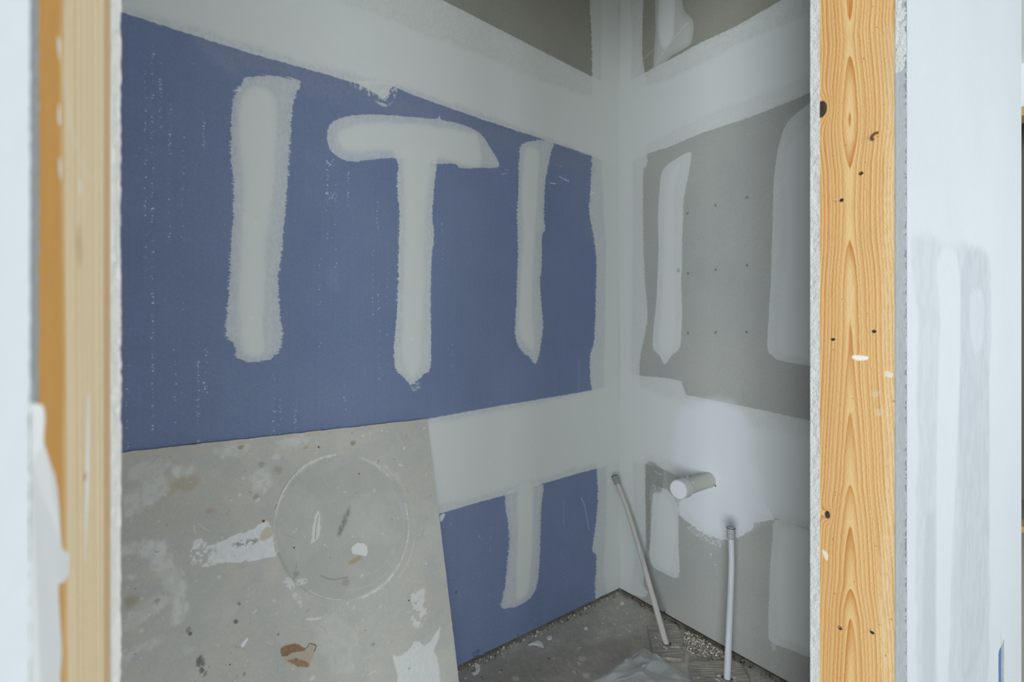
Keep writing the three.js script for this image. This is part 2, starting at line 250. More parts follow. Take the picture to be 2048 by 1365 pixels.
{
  const o = { white: [226, 229, 226], rag: 0.002, fx: 120, fy: 200 };
  coat(RW, rUpper, rUpperCore, { ...o, rim: 0.84, straight: true }); coat(RW, rLower, rLowerCore, { ...o, rim: 0.8, straight: true, coreSoft: 0.04 });
  coat(RW, rStripeTop, [[1322, -60], [1318, 95], [1350, 70], [1350, -60]], { ...o, rim: 0.45 });
  coat(RW, rStripeA, [[1335, 350], [1365, 325], [1352, 400], [1350, 560], [1350, 690], [1332, 712], [1318, 690], [1324, 560], [1328, 420]], { ...o, rim: 0.82 });
  coat(RW, rStripeB, [[1640, 240], [1590, 270], [1570, 330], [1565, 500], [1555, 690], [1600, 715], [1690, 700], [1690, 260]], { ...o, rim: 0.8 });
  coat(RW, rStripeC, [[1318, 990], [1312, 1120], [1345, 1140], [1350, 1020]], { ...o, rim: 0.84 });
  coat(RW, rStripeD, [[1565, 1055], [1552, 1260], [1600, 1295], [1690, 1330], [1690, 1120]], { ...o, rim: 0.72 });
  RW.area([[1292, 932], [1324, 938], [1326, 965], [1322, 985], [1306, 990], [1303, 1040], [1299, 1100], [1293, 1080]], [150, 151, 145], { alpha: 0.75, feather: 0.004, rag: 0.003, grain: 0.4 });
  RW.line([[1310, 942], [1316, 948], [1324, 950]], 0.0025, [205, 208, 205], { alpha: 0.8 });
  RW.area(rPatch.map(([x, y]) => [x, y < 1000 ? y - 5 : y - 14]), MUDW, { alpha: 0.85, feather: 0.028, rag: 0.02, fx: 14, fy: 14 });
  RW.area([[1362, 1000], [1355, 1022], [1368, 1038], [1385, 1052], [1405, 1066], [1435, 1078], [1462, 1080], [1500, 1062], [1510, 1048], [1535, 1042], [1548, 1036], [1525, 1005], [1490, 965], [1430, 950], [1385, 965]], MUDW, { alpha: 0.85, feather: 0.0015, rag: 0.005, fx: 140, fy: 140, grain: 0.1 });
  RW.area([[1385, 1052], [1405, 1066], [1440, 1080], [1455, 1090], [1430, 1092], [1400, 1078], [1375, 1058]], MUDW, { alpha: 0.5, feather: 0.004, cut: 0.5, gf: 300 });
  coat(RW, rCorner, [[1237, -60], [1262, -60], [1268, 400], [1265, 700], [1270, 1000], [1265, 1170], [1237, 1165]], { ...o, rim: 0.78, rag: 0.003, fy: 400 });
  RW.line([[1299, 140], [1309, 132], [1345, 80], [1378, 44]], 0.0016, [226, 228, 224], { alpha: 0.8 }); RW.line([[1288, 118], [1306, 100]], 0.0014, [222, 224, 220], { alpha: 0.7 });
  RW.dot(1357, 541, 0.009, [150, 152, 148], 0.55); RW.dot(1303, 388, 0.003, [200, 204, 204], 0.6);
  RW.dot(1421, 1110, 0.005, MUDW, 0.9); RW.dot(1430, 1130, 0.002, MUDW, 0.9); RW.dot(1440, 1093, 0.003, MUDW, 0.9); RW.dot(1479, 1118, 0.0016, MUDW, 0.8);
  RW.dot(1329, 1224, 0.003, [38, 38, 40], 1); RW.dot(1431, 972, 0.003, [30, 30, 32], 1);
  RW.area([[1541, 1288], [1551, 1290], [1551, 1302], [1545, 1300]], [205, 210, 212], { alpha: 0.7 });
  RW.line([[1300, 1196], [1312, 1204]], 0.002, [200, 203, 202], { alpha: 0.7 });
  for (const [x, y] of [[1375, 427], [1431, 411], [1493.5, 395], [1376, 547.5], [1431.5, 539.5], [1494, 531], [1376, 666.5], [1431, 665.5], [1493, 664.5]]) { RW.line([[x - 2, y - 2.6], [x + 2, y + 2.6]], 0.0008, [60, 60, 62], { alpha: 0.85 }); RW.line([[x - 2, y + 2.6], [x + 2, y - 2.6]], 0.0008, [60, 60, 62], { alpha: 0.85 }); }
}
const rightTex = RW.texture();

// fine relief shared by boards and plaster
const fineBump = grayTexture(256, 256, (i, j) => 0.5 + 0.5 * (fbm(i / 4, j / 4, 3) - 0.5) + 0.3 * (vn(i / 40, j / 40) - 0.5));
const bumped = (rx, ry) => { const t = fineBump.clone(); t.repeat.set(rx, ry); t.needsUpdate = true; return t; };
const backMat = std({ map: backTex, bumpMap: bumped(8, 12), bumpScale: 0.0004 });
const rightMat = std({ map: rightTex, bumpMap: bumped(5, 12), bumpScale: 0.0004 });
const plainBoard = std({ color: 0xc4c5bf }), hallBoard = std({ color: 0x94958f }), primed = std({ color: 0xe6e9ea }), gypsum = std({ color: 0xc9cac7, bumpMap: bumped(1, 1), bumpScale: 0.0022 }), cavity = std({ color: 0x8a7450 }), plate = std({ color: 0x4e4233 });
const uvOf = (P) => (a, y) => [(a - P.x0) / (P.x1 - P.x0), (y - P.y0) / (P.y1 - P.y0)];

const wallBack = structure('wall_back', 'blue moisture board wall with smeared joint compound');
wallBack.position.set(0, 0, -VB);
const wallRight = structure('wall_right', 'grey board wall with plastered joints and pipe patch');
wallRight.position.set(UR, 0, 0); wallRight.rotation.y = -Math.PI / 2;
const T = 0.0127;
for (const [y0, y1, label] of [[0.013, SEAM1 - 0.0006, 'lower blue drywall sheet'], [SEAM1 + 0.0006, SEAM2 - 0.0006, 'large blue drywall sheet'], [SEAM2 + 0.0006, 2.44, 'grey drywall sheet at the top']])
  part(wallBack, 'drywall_sheet', setUV(box(-1.0, UR + T, y0, y1, -T, 0), uvOf(BW)), backMat, label);
for (const [y0, y1, label] of [[0.016, SEAM1 - 0.0006, 'lower grey drywall sheet'], [SEAM1 + 0.0006, SEAM2 - 0.0006, 'large grey drywall sheet'], [SEAM2 + 0.0006, 2.44, 'upper grey drywall sheet']])
  part(wallRight, 'drywall_sheet', setUV(box(-VB + 0.0005, -J.inn, y0, y1, -T, 0), uvOf(RW)), rightMat, label);
// framing behind the boards
part(wallBack, 'bottom_plate', box(-1.0, UR + 0.1, 0, 0.038, -T - 0.089, -T - 0.004), plate);
part(wallRight, 'bottom_plate', box(-VB, -J.inn, 0, 0.038, -T - 0.089, -T - 0.004), plate);
function compound(wall, P, mat, outline, label, t = 0.0009, straight = false) {
  let p = outline.map(([a, b]) => P.map(a, b)); if (!straight) p = smooth(p, true, 3);
  const hi = P === BW ? UR - 0.0006 : -J.inn - 0.001, lo = P === BW ? -0.9 : -VB + 0.0006;
  p = p.map(([x, y]) => [Math.min(hi, Math.max(lo, x)), Math.min(2.439, Math.max(0.0165, y))]);
  const g = setUV(slab(p, t), uvOf(P));
  part(wall, 'joint_compound', g, mat, label);
}
compound(wallBack, BW, backMat, upperBand, 'wide plaster band along the upper joint', 0.0008, true);
compound(wallBack, BW, backMat, lowerBand, 'plaster band along the lower joint', 0.0008, true);
compound(wallBack, BW, backMat, cornerBack, 'plaster band down the inner corner', 0.0012);
compound(wallBack, BW, backMat, stripeA, 'widest upright plaster stripe on blue');
compound(wallBack, BW, backMat, teeBar, 'crossbar of the T shaped plaster smear');
compound(wallBack, BW, backMat, teeStem, 'stem of the T shaped plaster smear', 0.0012);
compound(wallBack, BW, backMat, stripeB, 'narrow upright plaster stripe on blue');
compound(wallBack, BW, backMat, stripeC, 'short plaster stripe low on the blue board');
compound(wallRight, RW, rightMat, rUpper, 'plaster band along the upper joint', 0.0008, true);
compound(wallRight, RW, rightMat, rLower, 'plaster band along the lower joint', 0.0008, true);
compound(wallRight, RW, rightMat, rCorner, 'plaster band down the inner corner', 0.0012);
compound(wallRight, RW, rightMat, rStripeA, 'upright plaster stripe on grey board');
compound(wallRight, RW, rightMat, rStripeB, 'upright plaster stripe beside the door stud');
compound(wallRight, RW, rightMat, rStripeC, 'short plaster stripe below the joint');
compound(wallRight, RW, rightMat, rStripeD, 'pale plaster stripe low on the grey board');
compound(wallRight, RW, rightMat, rStripeTop, 'thin plaster stripe near the ceiling');
compound(wallRight, RW, rightMat, rPatch, 'round white plaster patch around the drain pipe', 0.0005);

// ---------------------------------------------------------------- floor
const FP = new Paint(0.45, -VB, UR, -0.5, 1100, 800, (a, b) => onFloor(a, b));
FP.fill((x, z) => {
  const f = fbm(x * 5, z * 5, 4) - 0.5, g = fbm(x * 160, z * 160, 3) - 0.5, s = fbm(x * 22 + z * 10, z * 22 - x * 10, 3) - 0.5, k = 1 + 0.22 * f + 0.16 * g + 0.16 * s;
  return [192 * k + 6 * f, 187 * k, 177 * k - 4 * f];
});
FP.area([[930, 1365], [1000, 1330], [1100, 1300], [1200, 1285], [1290, 1262], [1300, 1300], [1260, 1330], [1180, 1360], [1100, 1400], [950, 1420]], [160, 152, 140], { alpha: 0.6, feather: 0.03, rag: 0.03, fx: 20, fy: 20, grain: 0.4, gf: 90 });
FP.area([[1385, 1330], [1410, 1322], [1440, 1345], [1420, 1380], [1385, 1370]], [170, 174, 178], { alpha: 0.5, feather: 0.015, rag: 0.01, grain: 0.3 });
for (const [x, y, r] of [[1100, 1276, 0.007], [1172, 1257, 0.005], [1205, 1248, 0.004], [1229, 1249, 0.004], [1260, 1252, 0.005], [1259, 1264, 0.0055], [1239, 1271, 0.004], [1196, 1277, 0.003], [1200, 1283, 0.003], [1255, 1228, 0.005], [1243, 1206, 0.006], [1282, 1234, 0.004], [1290, 1240, 0.004], [1160, 1297, 0.010], [1164, 1318, 0.012], [1148, 1345, 0.008], [1172, 1352, 0.014], [1158, 1328, 0.01], [1031, 1357, 0.012], [1000, 1345, 0.008], [975, 1320, 0.006], [933, 1339, 0.003], [931, 1357, 0.004], [960, 1331, 0.003], [1108, 1318, 0.003], [1300, 1340, 0.004], [1335, 1330, 0.006], [1345, 1338, 0.006], [1214, 1262, 0.003]])
  FP.dot(x, y, r, [246, 246, 242], r > 0.0075 ? 0.5 : 0.9, 1);
for (let i = 0; i < 260; i++) { const z = -VB + 0.7 * rnd() ** 1.6, x = 0.5 + 0.9 * rnd(); FP.dot(x, z, 0.0008 + 0.0022 * rnd() ** 3, rnd() < 0.8 ? [232, 232, 226] : [70, 62, 54], 0.75, 1, true); }
for (const [x, y] of [[1098, 1318], [1003, 1342], [1172, 1227]]) FP.dot(x, y, 0.003, [40, 36, 32], 0.9);
const floorTex = FP.texture();
const floorMat = std({ map: floorTex, bumpMap: bumped(10, 8), bumpScale: 0.0016 }), subMat = std({ color: 0x9c9587 });
const floor = structure('floor', 'dusty grey concrete floor spattered with plaster');
part(floor, 'concrete_slab', setUV(box(-1.1, UR + 0.12, -0.06, 0, -VB - 0.12, -J.out), (x, y, z) => [(x - FP.x0) / (FP.x1 - FP.x0), (z - FP.y0) / (FP.y1 - FP.y0)]), floorMat);
part(floor, 'concrete_slab', box(ROOM.x0 - 0.1, ROOM.x1 + 1.2, -0.06, 0, -J.out, ROOM.z1 + 0.1), subMat);
part(floor, 'concrete_slab', box(UR + 0.12, ROOM.x1 + 1.2, -0.06, 0, -VB - 0.12, -J.out), subMat);

const ceiling = structure('ceiling', 'bare ceiling board');
part(ceiling, 'ceiling_board', box(ROOM.x0 - 0.1, ROOM.x1 + 1.2, ROOM.top, ROOM.top + 0.05, -J.out, ROOM.z1 + 0.1), hallBoard);
part(ceiling, 'ceiling_board', box(ROOM.x0 - 0.1, ROOM.x1 + 1.2, ROOM.top, ROOM.top + 0.05, -VB - 0.12, -J.out - 0.0005), primed);

// ---------------------------------------------------------------- doorway: pine studs
function woodTexture({ w, h, width, y0, y1, D, xc, k, core, tilt = 0, early, late, knots = [], marks }) {
  const P = new Paint(0, y0, width, y1, w, h);
  const depth = (y) => { let i = 0; while (i < D.length - 2 && y < D[i + 1][0]) i++; const [ya, a] = D[i], [yb, b] = D[i + 1]; const t = Math.min(1, Math.max(0, (y - ya) / (yb - ya))); return a + (b - a) * t; };
  P.fill((x, y) => {
    let dx = (x - xc - tilt * (y - 1)) * 1000 + 3 * (fbm(y * 5, 3.3, 3) - 0.5);
    let ph = depth(y) + k * (Math.sqrt(dx * dx + core * core) - core) * (1 + 0.12 * (vn(y * 3, dx > 0 ? 4 : 9) - 0.5)) + 0.55 * (fbm(x * 60, y * 9, 3) - 0.5) ;
    let kn = 0;
    ph += 0.8 * Math.min(1, Math.abs(dx) / 16) * (vn(ph * 0.9, dx > 0 ? 31.5 : 77.5) - 0.5);
    for (const [kx, ky, kr] of knots) { const ex = (x - kx) / kr, ey = (y - ky) / (kr * 1.7), q = ex * ex + ey * ey; ph += 2.6 * Math.exp(-q * 0.35); kn = Math.max(kn, 1 - ss(0.75, 1.1, q)); }
    const fr = ph - Math.floor(ph), side = Math.min(1, Math.abs(dx) / 14);
    let d = Math.pow(fr, 1.7 - 0.4 * side) * (1 - ss(0.94, 1, fr));
    d = Math.max(0, Math.min(1, d * (1 - 0.24 * side) + 0.10 * (fbm(x * 1500, y * 22, 2) - 0.5) + 0.14 * (fbm(x * 30, y * 4 + 7, 3) - 0.5)));
    d = Math.max(0, Math.min(1, d * (0.72 + 0.5 * TAB[(Math.floor(ph) & 63) * 7 + (dx > 0 ? 3 : 0)]) + (dx > 0 ? 0.10 * side : 0) + 0.12 * (fbm(x * 14, y * 2.2 + 3, 2) - 0.5)));
    const c = [0, 1, 2].map((i) => early[i] + (late[i] - early[i]) * d);
    return kn > 0 ? c.map((v, i) => v + ([58, 40, 30][i] * (0.8 + 0.4 * vn(x * 400, y * 400)) - v) * kn) : c;
  });
  marks?.(P);
  return P.texture();
}
const studY = (py) => EYE + (682.5 - py) / FOC * 0.675;        // rows of the photograph on the right stud
const rightWood = woodTexture({
  w: 192, h: 2048, width: 0.089, y0: 0.42, y1: 1.58, xc: 0.051, k: 0.235, core: 8, tilt: 0.002, early: [222, 187, 131], late: [186, 120, 54],
  D: [[-40, 7.5], [0, 7.72], [50, 8], [90, 8.35], [130, 8], [190, 7.25], [220, 7.0], [250, 6.82], [281, 7.0], [320, 7.6], [345, 8.0], [420, 8.3], [493, 8], [540, 7.35], [581, 7], [700, 6.72], [770, 6.35], [809, 6], [890, 5.4], [962, 5], [1000, 4.4], [1034, 4], [1100, 3.35], [1158, 3], [1190, 2.4], [1216, 2], [1300, 1.4], [1420, 1]].map(([y, d]) => [studY(y), d]),
  knots: [[0.087, studY(212), 0.0075], [0.079, studY(1032), 0.0035]],
  marks(P) {
    // the far edge of the texture (x = width) is the inner side of the stud
    P.area([[0.001, studY(1330)], [0.012, studY(1310)], [0.018, studY(1200)], [0.010, studY(900)], [0.013, studY(700)], [0.010, studY(300)], [0.001, studY(250)]].map((q) => q), [226, 205, 170], { raw: true, alpha: 0.45, feather: 0.004, rag: 0.004, fx: 200, fy: 30, grain: 0.4 });
    P.area([[0.030, studY(712)], [0.046, studY(710)], [0.048, studY(716)], [0.040, studY(720)], [0.031, studY(718)]], [236, 230, 220], { raw: true, rag: 0.001, fx: 300, fy: 300 });
    P.area([[0.002, studY(742)], [0.010, studY(738)], [0.010, studY(748)], [0.003, studY(749)]], [228, 220, 208], { raw: true, alpha: 0.8 });
    P.area([[0.078, studY(1112)], [0.085, studY(1105)], [0.084, studY(1118)], [0.079, studY(1124)]], [232, 222, 208], { raw: true, alpha: 0.85, rag: 0.001 });
    for (const [x, y, r] of [[0.020, 780, 0.006], [0.017, 815, 0.006], [0.028, 305, 0.005]]) P.dot(x, studY(y), r, [214, 205, 190], 0.45, 1, true);
    for (let i = 0; i < 70; i++) P.dot(0.088 * rnd(), studY(1365 * rnd()), 0.0003 + 0.0006 * rnd() ** 2, [110, 74, 44], 0.6, 0.6, true);
    P.area([[0.001, studY(100)], [0.014, studY(130)], [0.010, studY(240)], [0.001, studY(280)]], [205, 180, 148], { raw: true, alpha: 0.45, feather: 0.005, grain: 0.5 });
  },
});
const lY = (py) => EYE + (682.5 - py) / FOC * 0.16;            // rows on the left stud, much nearer
const leftWood = woodTexture({
  w: 256, h: 1024, width: 0.089, y0: 0.80, y1: 1.2, xc: -0.02, k: 0.14, core: 8, early: [248, 232, 200], late: [224, 190, 138],
  D: [[1.2, 6], [0.8, 5]],
  marks(P) {
    P.area([[-0.01, 1.25], [0.019, 1.25], [0.021, 1.05], [0.024, 0.97], [0.026, 0.92], [0.020, 0.75], [-0.01, 0.75]], [214, 152, 66], { raw: true, alpha: 0.85, feather: 0.004, rag: 0.004, fx: 120, fy: 14 });
    for (const [x, y, rx] of [[0.018, 135, 0.0022], [0.018, 260, 0.0018], [0.019, 358, 0.002], [0.046, 348, 0.0016]]) P.dot(x, lY(y), rx, [240, 238, 232], 0.95, 0.45, true);
    P.area([[0.058, lY(815)], [0.0605, lY(812)], [0.0612, lY(900)], [0.060, lY(1000)], [0.056, lY(1120)], [0.054, lY(1178)], [0.0528, lY(1160)], [0.054, lY(1000)], [0.056, lY(930)]], [242, 242, 240], { raw: true, feather: 0.0006 });
    P.area([[0.0515, lY(985)], [0.055, lY(980)], [0.055, lY(990)], [0.052, lY(993)]], [180, 96, 48], { raw: true, alpha: 0.8 });
    P.area([[0.020, lY(150)], [0.034, lY(230)], [0.052, lY(300)], [0.07, lY(290)], [0.066, lY(300)], [0.05, lY(310)], [0.03, lY(250)]], [236, 226, 206], { raw: true, alpha: 0.5, feather: 0.002 });
    P.area([[0.038, lY(470)], [0.046, lY(440)], [0.05, lY(490)], [0.044, lY(520)]], [206, 168, 116], { raw: true, alpha: 0.5, feather: 0.004 });
  },
});
const stud = (x0, x1, side, tex, yr) => {
  const y0 = 0.038, y1 = 2.06, g = box(x0, x1, y0, y1, -J.studIn, -J.studOut);
  setUV(g, (x, y, z) => [(-z - J.studOut) / 0.089, (y - yr[0]) / (yr[1] - yr[0])]);
  return [g, std({ map: tex, roughness: 0.7, bumpMap: bumped(1, 6), bumpScale: 0.0008 })];
};
const pineMat = std({ map: rightWood, roughness: 0.75 });
const doorway = structure('door_1', 'rough door opening framed by bare pine studs');
{
  const [g, m] = stud(XR, XR + 0.038, -1, rightWood, [0.42, 1.58]);
  const s = part(doorway, 'stud', g, m, 'orange grained pine stud with nails and a dark knot');
  const nailMat = std({ color: 0x4a3d30, metalness: 0.6, roughness: 0.5 }), splinterMat = std({ color: 0xd9c19a }), rust = std({ color: 0x6a3d1c, roughness: 0.7 });
  const head = new THREE.CylinderGeometry(0.0024, 0.0021, 0.003, 10).rotateZ(Math.PI / 2);
  for (const [px, py] of [[1723, 347], [1684, 401], [1749, 663], [1667, 679], [1681, 1257], [1745, 1265]]) {
    const p = atX(px, py, XR); const n = part(s, 'nail', head, nailMat); n.position.copy(p); n.rotation.set(0.2 * (rnd() - 0.5), 0, 0.5 * (rnd() - 0.5));
    const chip = part(s, 'splinter', new THREE.ConeGeometry(0.0010, 0.007, 5).rotateX(Math.PI / 2 + 0.5 * (rnd() - 0.5)), splinterMat); chip.position.set(p.x - 0.0008, p.y + 0.0015, p.z + (py === 401 ? -0.006 : 0.002) * 1);
  }
  // bent staple or nail
  const b = [atX(1746, 280, XR - 0.002), atX(1744, 272, XR - 0.006), atX(1750, 266, XR - 0.006), atX(1756, 265, XR - 0.002)];
  part(s, 'bent_nail', new THREE.TubeGeometry(new THREE.CatmullRomCurve3(b), 16, 0.0014, 8), rust, 'rusty bent nail');
  const [g2, m2] = stud(XL - 0.038, XL, 1, leftWood, [0.80, 1.2]);
  warp(g2, (x, y, z) => [x + (x > XL - 0.01 && z < -0.25 ? 0.0044 : x > XL - 0.01 ? -0.0006 : 0), y, z]);
  part(doorway, 'stud', g2, m2, 'pale pine stud with an orange edge, smeared with plaster');
  part(doorway, 'header', box(XL - 0.038, XR + 0.038, 2.06, 2.06 + 0.14, -J.studIn, -J.studOut), pineMat);
}

// ---------------------------------------------------------------- the doorway wall: boards either side with torn edges
const wallFront = structure('wall_front', 'unfinished partition with white skimmed board around the doorway');
function tornSheet(x0, x1, y0, y1, zOut, zIn, edge, amp, o = {}) {       // edge: +1 torn at x1, -1 torn at x0; rows are densest round o.yc
  const rows = o.rows ?? 520, g = new THREE.BoxGeometry(x1 - x0, y1 - y0, zOut - zIn, 2, rows, 5).translate((x0 + x1) / 2, (y0 + y1) / 2, (zOut + zIn) / 2);
  if (o.yc) { const p = g.attributes.position, k = o.k ?? 4; for (let i = 0; i < p.count; i++) { const t = 2 * (p.getY(i) - y0) / (y1 - y0) - 1, q = Math.sinh(k * Math.abs(t)) / Math.sinh(k); p.setY(i, t < 0 ? o.yc - (o.yc - y0) * q : o.yc + (y1 - o.yc) * q); } }
  const xe = edge > 0 ? x1 : x0;
  return warp(g, (x, y, z) => {
    if (Math.abs(x - xe) > 1e-5) return [x, y, z];
    const t = (zOut - z) / (zOut - zIn), skin = Math.min(t, 1 - t) < 0.02 ? 0.35 : 1;
    let d = amp * (fbm(y * (o.f ?? 160), t * 3 + (o.seed ?? 0), 4) - 0.55) * 2 + amp * 1.2 * (fbm(y * 26, t + 5 + (o.seed ?? 0), 2) - 0.5);
    d *= skin; d += (o.lean ?? 0) * t + (o.lips ?? 0) * (t < 0.02 ? ss(0.45, 0.8, vn(y * 420, 3 + (o.seed ?? 0))) : 0);
    return [x + edge * d, y, z];
  });
}
const FW = new Paint(XR - 0.01, 0.0, 1.84, 2.0, 1024, 1400, (a, b) => { const p = atZ(a, b, -J.out); return [p.x, p.y]; });
FW.fill((x, y) => { const f = fbm(x * 5, y * 5, 4) - 0.5, g = fbm(x * 200, y * 200, 2) - 0.5, k = 1 + 0.03 * f + 0.015 * g; return [174 * k, 178 * k, 180 * k]; });
FW.area([[1826, 490], [1850, 468], [1890, 486], [1930, 492], [1978, 512], [1980, 700], [1978, 1000], [1975, 1365], [1880, 1420], [1835, 1420], [1836, 900], [1832, 640]], [154, 158, 162], { alpha: 0.62, feather: 0.012, rag: 0.02, fx: 8, fy: 20, grain: 0.35, gf: 60 });
FW.area([[1876, 520], [1912, 505], [1922, 640], [1915, 900], [1905, 1100], [1895, 1365], [1876, 1420], [1872, 900], [1880, 640]], [178, 182, 184], { alpha: 0.8, feather: 0.010, rag: 0.008, fx: 10, fy: 10 });
FW.area([[1925, 545], [1972, 525], [1978, 800], [1974, 1200], [1930, 1365], [1920, 1100]], [149, 153, 158], { alpha: 0.5, feather: 0.012, rag: 0.012, fx: 14, fy: 8, grain: 0.4, gf: 60 });
FW.area([[1940, 590], [1966, 590], [1965, 690], [1945, 700]], [174, 177, 183], { alpha: 0.6, feather: 0.01, rag: 0.01 });
FW.area([[1850, 1060], [1870, 1050], [1868, 1365], [1845, 1365]], [149, 153, 158], { alpha: 0.5, feather: 0.01, rag: 0.008 });
FW.line([[2004, 1288], [2002, 1275], [2003, 1264]], 0.0022, [120, 124, 130], { alpha: 0.7 }); FW.dot(1952, 988, 0.003, [150, 140, 140], 0.7); FW.dot(2034, 745, 0.004, [190, 190, 196], 0.6);
const skim = std({ map: FW.texture(), roughness: 0.8, bumpMap: bumped(4, 8), bumpScale: 0.0006 });
const X_END = 1.83;
const torn = [skim, gypsum];
{
  // right of the opening: outer board with a ragged cut-out for an electrical box
  const hx0 = atZ(1996.5, 1320, -J.out).x, hx1 = atZ(2008.5, 1320, -J.out).x, hy1 = atZ(2003, 1292, -J.out).y, hy0 = hy1 - 0.115;
  const outer = tornSheet(XR, hx0, 0.01, 2.44, -J.out, -J.studOut, -1, 0.0011, { seed: 2, lips: 0.0026, rows: 1300, yc: 1.0, k: 2 });
  setUV(outer, uvOf(FW));
  const edgeFaces = (g) => { g.clearGroups(); const idx = g.index, p = g.attributes.position, n = g.attributes.normal; return g; };
  part(wallFront, 'drywall_sheet', edgeFaces(outer), skim, 'white skimmed drywall sheet right of the doorway');
  const rest = shapeOf([[hx0, 0.01], [X_END, 0.01], [X_END, 2.44], [hx0, 2.44]]);
  const hole = new THREE.Path(); const hp = [];
  for (let i = 0; i <= 14; i++) hp.push([hx0 + 0.004 + (hx1 - hx0) * i / 14, hy1 + 0.004 * (rnd() - 0.5) - (i === 0 || i === 14 ? 0.006 : 0)]);
  for (let i = 0; i <= 10; i++) hp.push([hx1 + 0.004 * (rnd() - 0.5), hy1 - (hy1 - hy0) * (i + 0.5) / 11]);
  for (let i = 0; i <= 8; i++) hp.push([hx1 - (hx1 - hx0 - 0.004) * i / 8, hy0 + 0.004 * (rnd() - 0.5)]);
  for (let i = 0; i <= 10; i++) hp.push([hx0 + 0.004 + 0.003 * rnd(), hy0 + (hy1 - hy0) * (i + 0.5) / 12]);
  hp.forEach(([x, y], i) => i ? hole.lineTo(x, y) : hole.moveTo(x, y)); rest.holes.push(hole);
  const rg = new THREE.ExtrudeGeometry(rest, { depth: 0.0127, bevelEnabled: false }).translate(0, 0, -J.studOut);
  part(wallFront, 'drywall_sheet', setUV(rg, uvOf(FW)), skim, 'white drywall sheet with a ragged slot for an electrical box');
  const eb = thing('electrical_box', 'blue plastic electrical box in the slot low on the white wall', 'electrical box');
  const bm = std({ color: 0x2a5f92, roughness: 0.45 }), bx0 = hx0 + 0.004, bx1 = hx1 + 0.004, z0 = -J.studOut - 0.001, z1 = z0 - 0.06;
  part(eb, 'rim', box(hx0 + 0.006, hx0 + (hx1 - hx0) * 0.84, hy0, hy1 - 0.008, -J.out - 0.009, -J.out - 0.0035), bm, 'blue plastic rim near the wall face');
  part(eb, 'back', box(bx0, bx1, hy0 - 0.004, hy1 + 0.004, z1 - 0.003, z1), bm);
  part(eb, 'side', box(bx0 - 0.003, bx0, hy0 - 0.004, hy1 + 0.004, z1, z0), bm); part(eb, 'side', box(bx1, bx1 + 0.003, hy0 - 0.004, hy1 + 0.004, z1, z0), bm);
  part(eb, 'side', box(bx0, bx1, hy1 + 0.004, hy1 + 0.007, z1, z0), bm); part(eb, 'side', box(bx0, bx1, hy0 - 0.007, hy0 - 0.004, z1, z0), bm);
  // torn paper edge of the outer board, seen on the cut end
  const paperTop = atX(1803, 142, XR).y;
  part(wallFront, 'board_edge', tornSheet(XR - 0.0006, XR + 0.002, 0.02, paperTop, -J.out - 0.0012, -J.studOut + 0.0008, -1, 0.0004, { seed: 6 }), std({ color: 0xb0b4b5, bumpMap: bumped(1, 30), bumpScale: 0.0006 }), 'smooth grey paper edge of the outer board');
  const bare = tornSheet(XR - 0.0004, XR + 0.002, paperTop, 2.05, -J.out - 0.0012, -J.studOut + 0.0008, -1, 0.0012, { seed: 8, rows: 260 });
  part(wallFront, 'board_edge', setUV(bare, (x, y, z) => [z * 11, y * 11]), gypsum, 'bare crumbly gypsum edge above the paper');
  const inner = tornSheet(XR - 0.001, UR, 0.01, 2.44, -J.studIn, -J.inn, -1, 0.0013, { seed: 11, rows: 1300, yc: 1.0, k: 2 });
  part(wallFront, 'drywall_sheet', setUV(inner, (x, y, z) => [x * 9 + z * 11, y * 11]), gypsum, 'inner drywall sheet with a crumbly gypsum edge');
  part(wallFront, 'framing', box(XR + 0.038, X_END, 0, 2.44, -J.studIn + 0.001, -J.studOut - 0.068), cavity);
  part(wallFront, 'wall_end', tornSheet(X_END - 0.012, X_END, 0.0, 2.44, -J.out - 0.0005, -J.studIn, 1, 0.0012, { seed: 21, rows: 300 }), primed);
  // left of the opening
  const lo = tornSheet(ROOM.x0, XL - 0.0006, 0.01, 2.44, -J.out, -J.studOut + 0.0028, 1, 0.0007, { seed: 31, f: 420, rows: 1500, yc: 1.0, k: 4.5 });
  part(wallFront, 'drywall_sheet', setUV(lo, (x, y) => [x * 0.5, y * 0.5]), std({ color: 0xa9adaf, bumpMap: bumped(6, 6), bumpScale: 0.0006 }), 'white drywall sheet left of the doorway');
  const li = tornSheet(-1.0, -0.0246, 0.01, 2.44, -J.studIn, -J.inn, 1, 0.0014, { seed: 37, f: 260, rows: 1500, yc: 1.0, k: 4.5, lean: 0.0026 });
  part(wallFront, 'drywall_sheet', setUV(li, (x, y, z) => [x * 20 + z * 30, y * 30]), std({ color: 0xe8e6e0, bumpMap: bumped(1, 1), bumpScale: 0.001 }), 'torn gypsum edge of the inner board');
  part(wallFront, 'backing_paper', box(-0.07, -0.0247, 0.02, 2.05, -J.studIn - 0.0001, -J.studIn + 0.0003), std({ color: 0xb09a7e }), 'brown backing paper of the inner board');
  part(wallFront, 'framing', box(ROOM.x0, XL - 0.038, 0, 2.44, -J.studIn + 0.001, -J.studOut - 0.001), cavity);
  part(wallFront, 'drywall_sheet', box(XL - 0.0006, XR, 2.07, 2.44, -J.studOut, -J.out), primed, 'drywall above the doorway');
  part(wallFront, 'drywall_sheet', box(-0.0246, XR, 2.07, 2.44, -J.inn, -J.studIn), gypsum);
  // thick plaster slopped over the left edge
  const zy = (px, py) => { const p = atX(px, py, XL + 0.002); return [p.z, p.y]; };
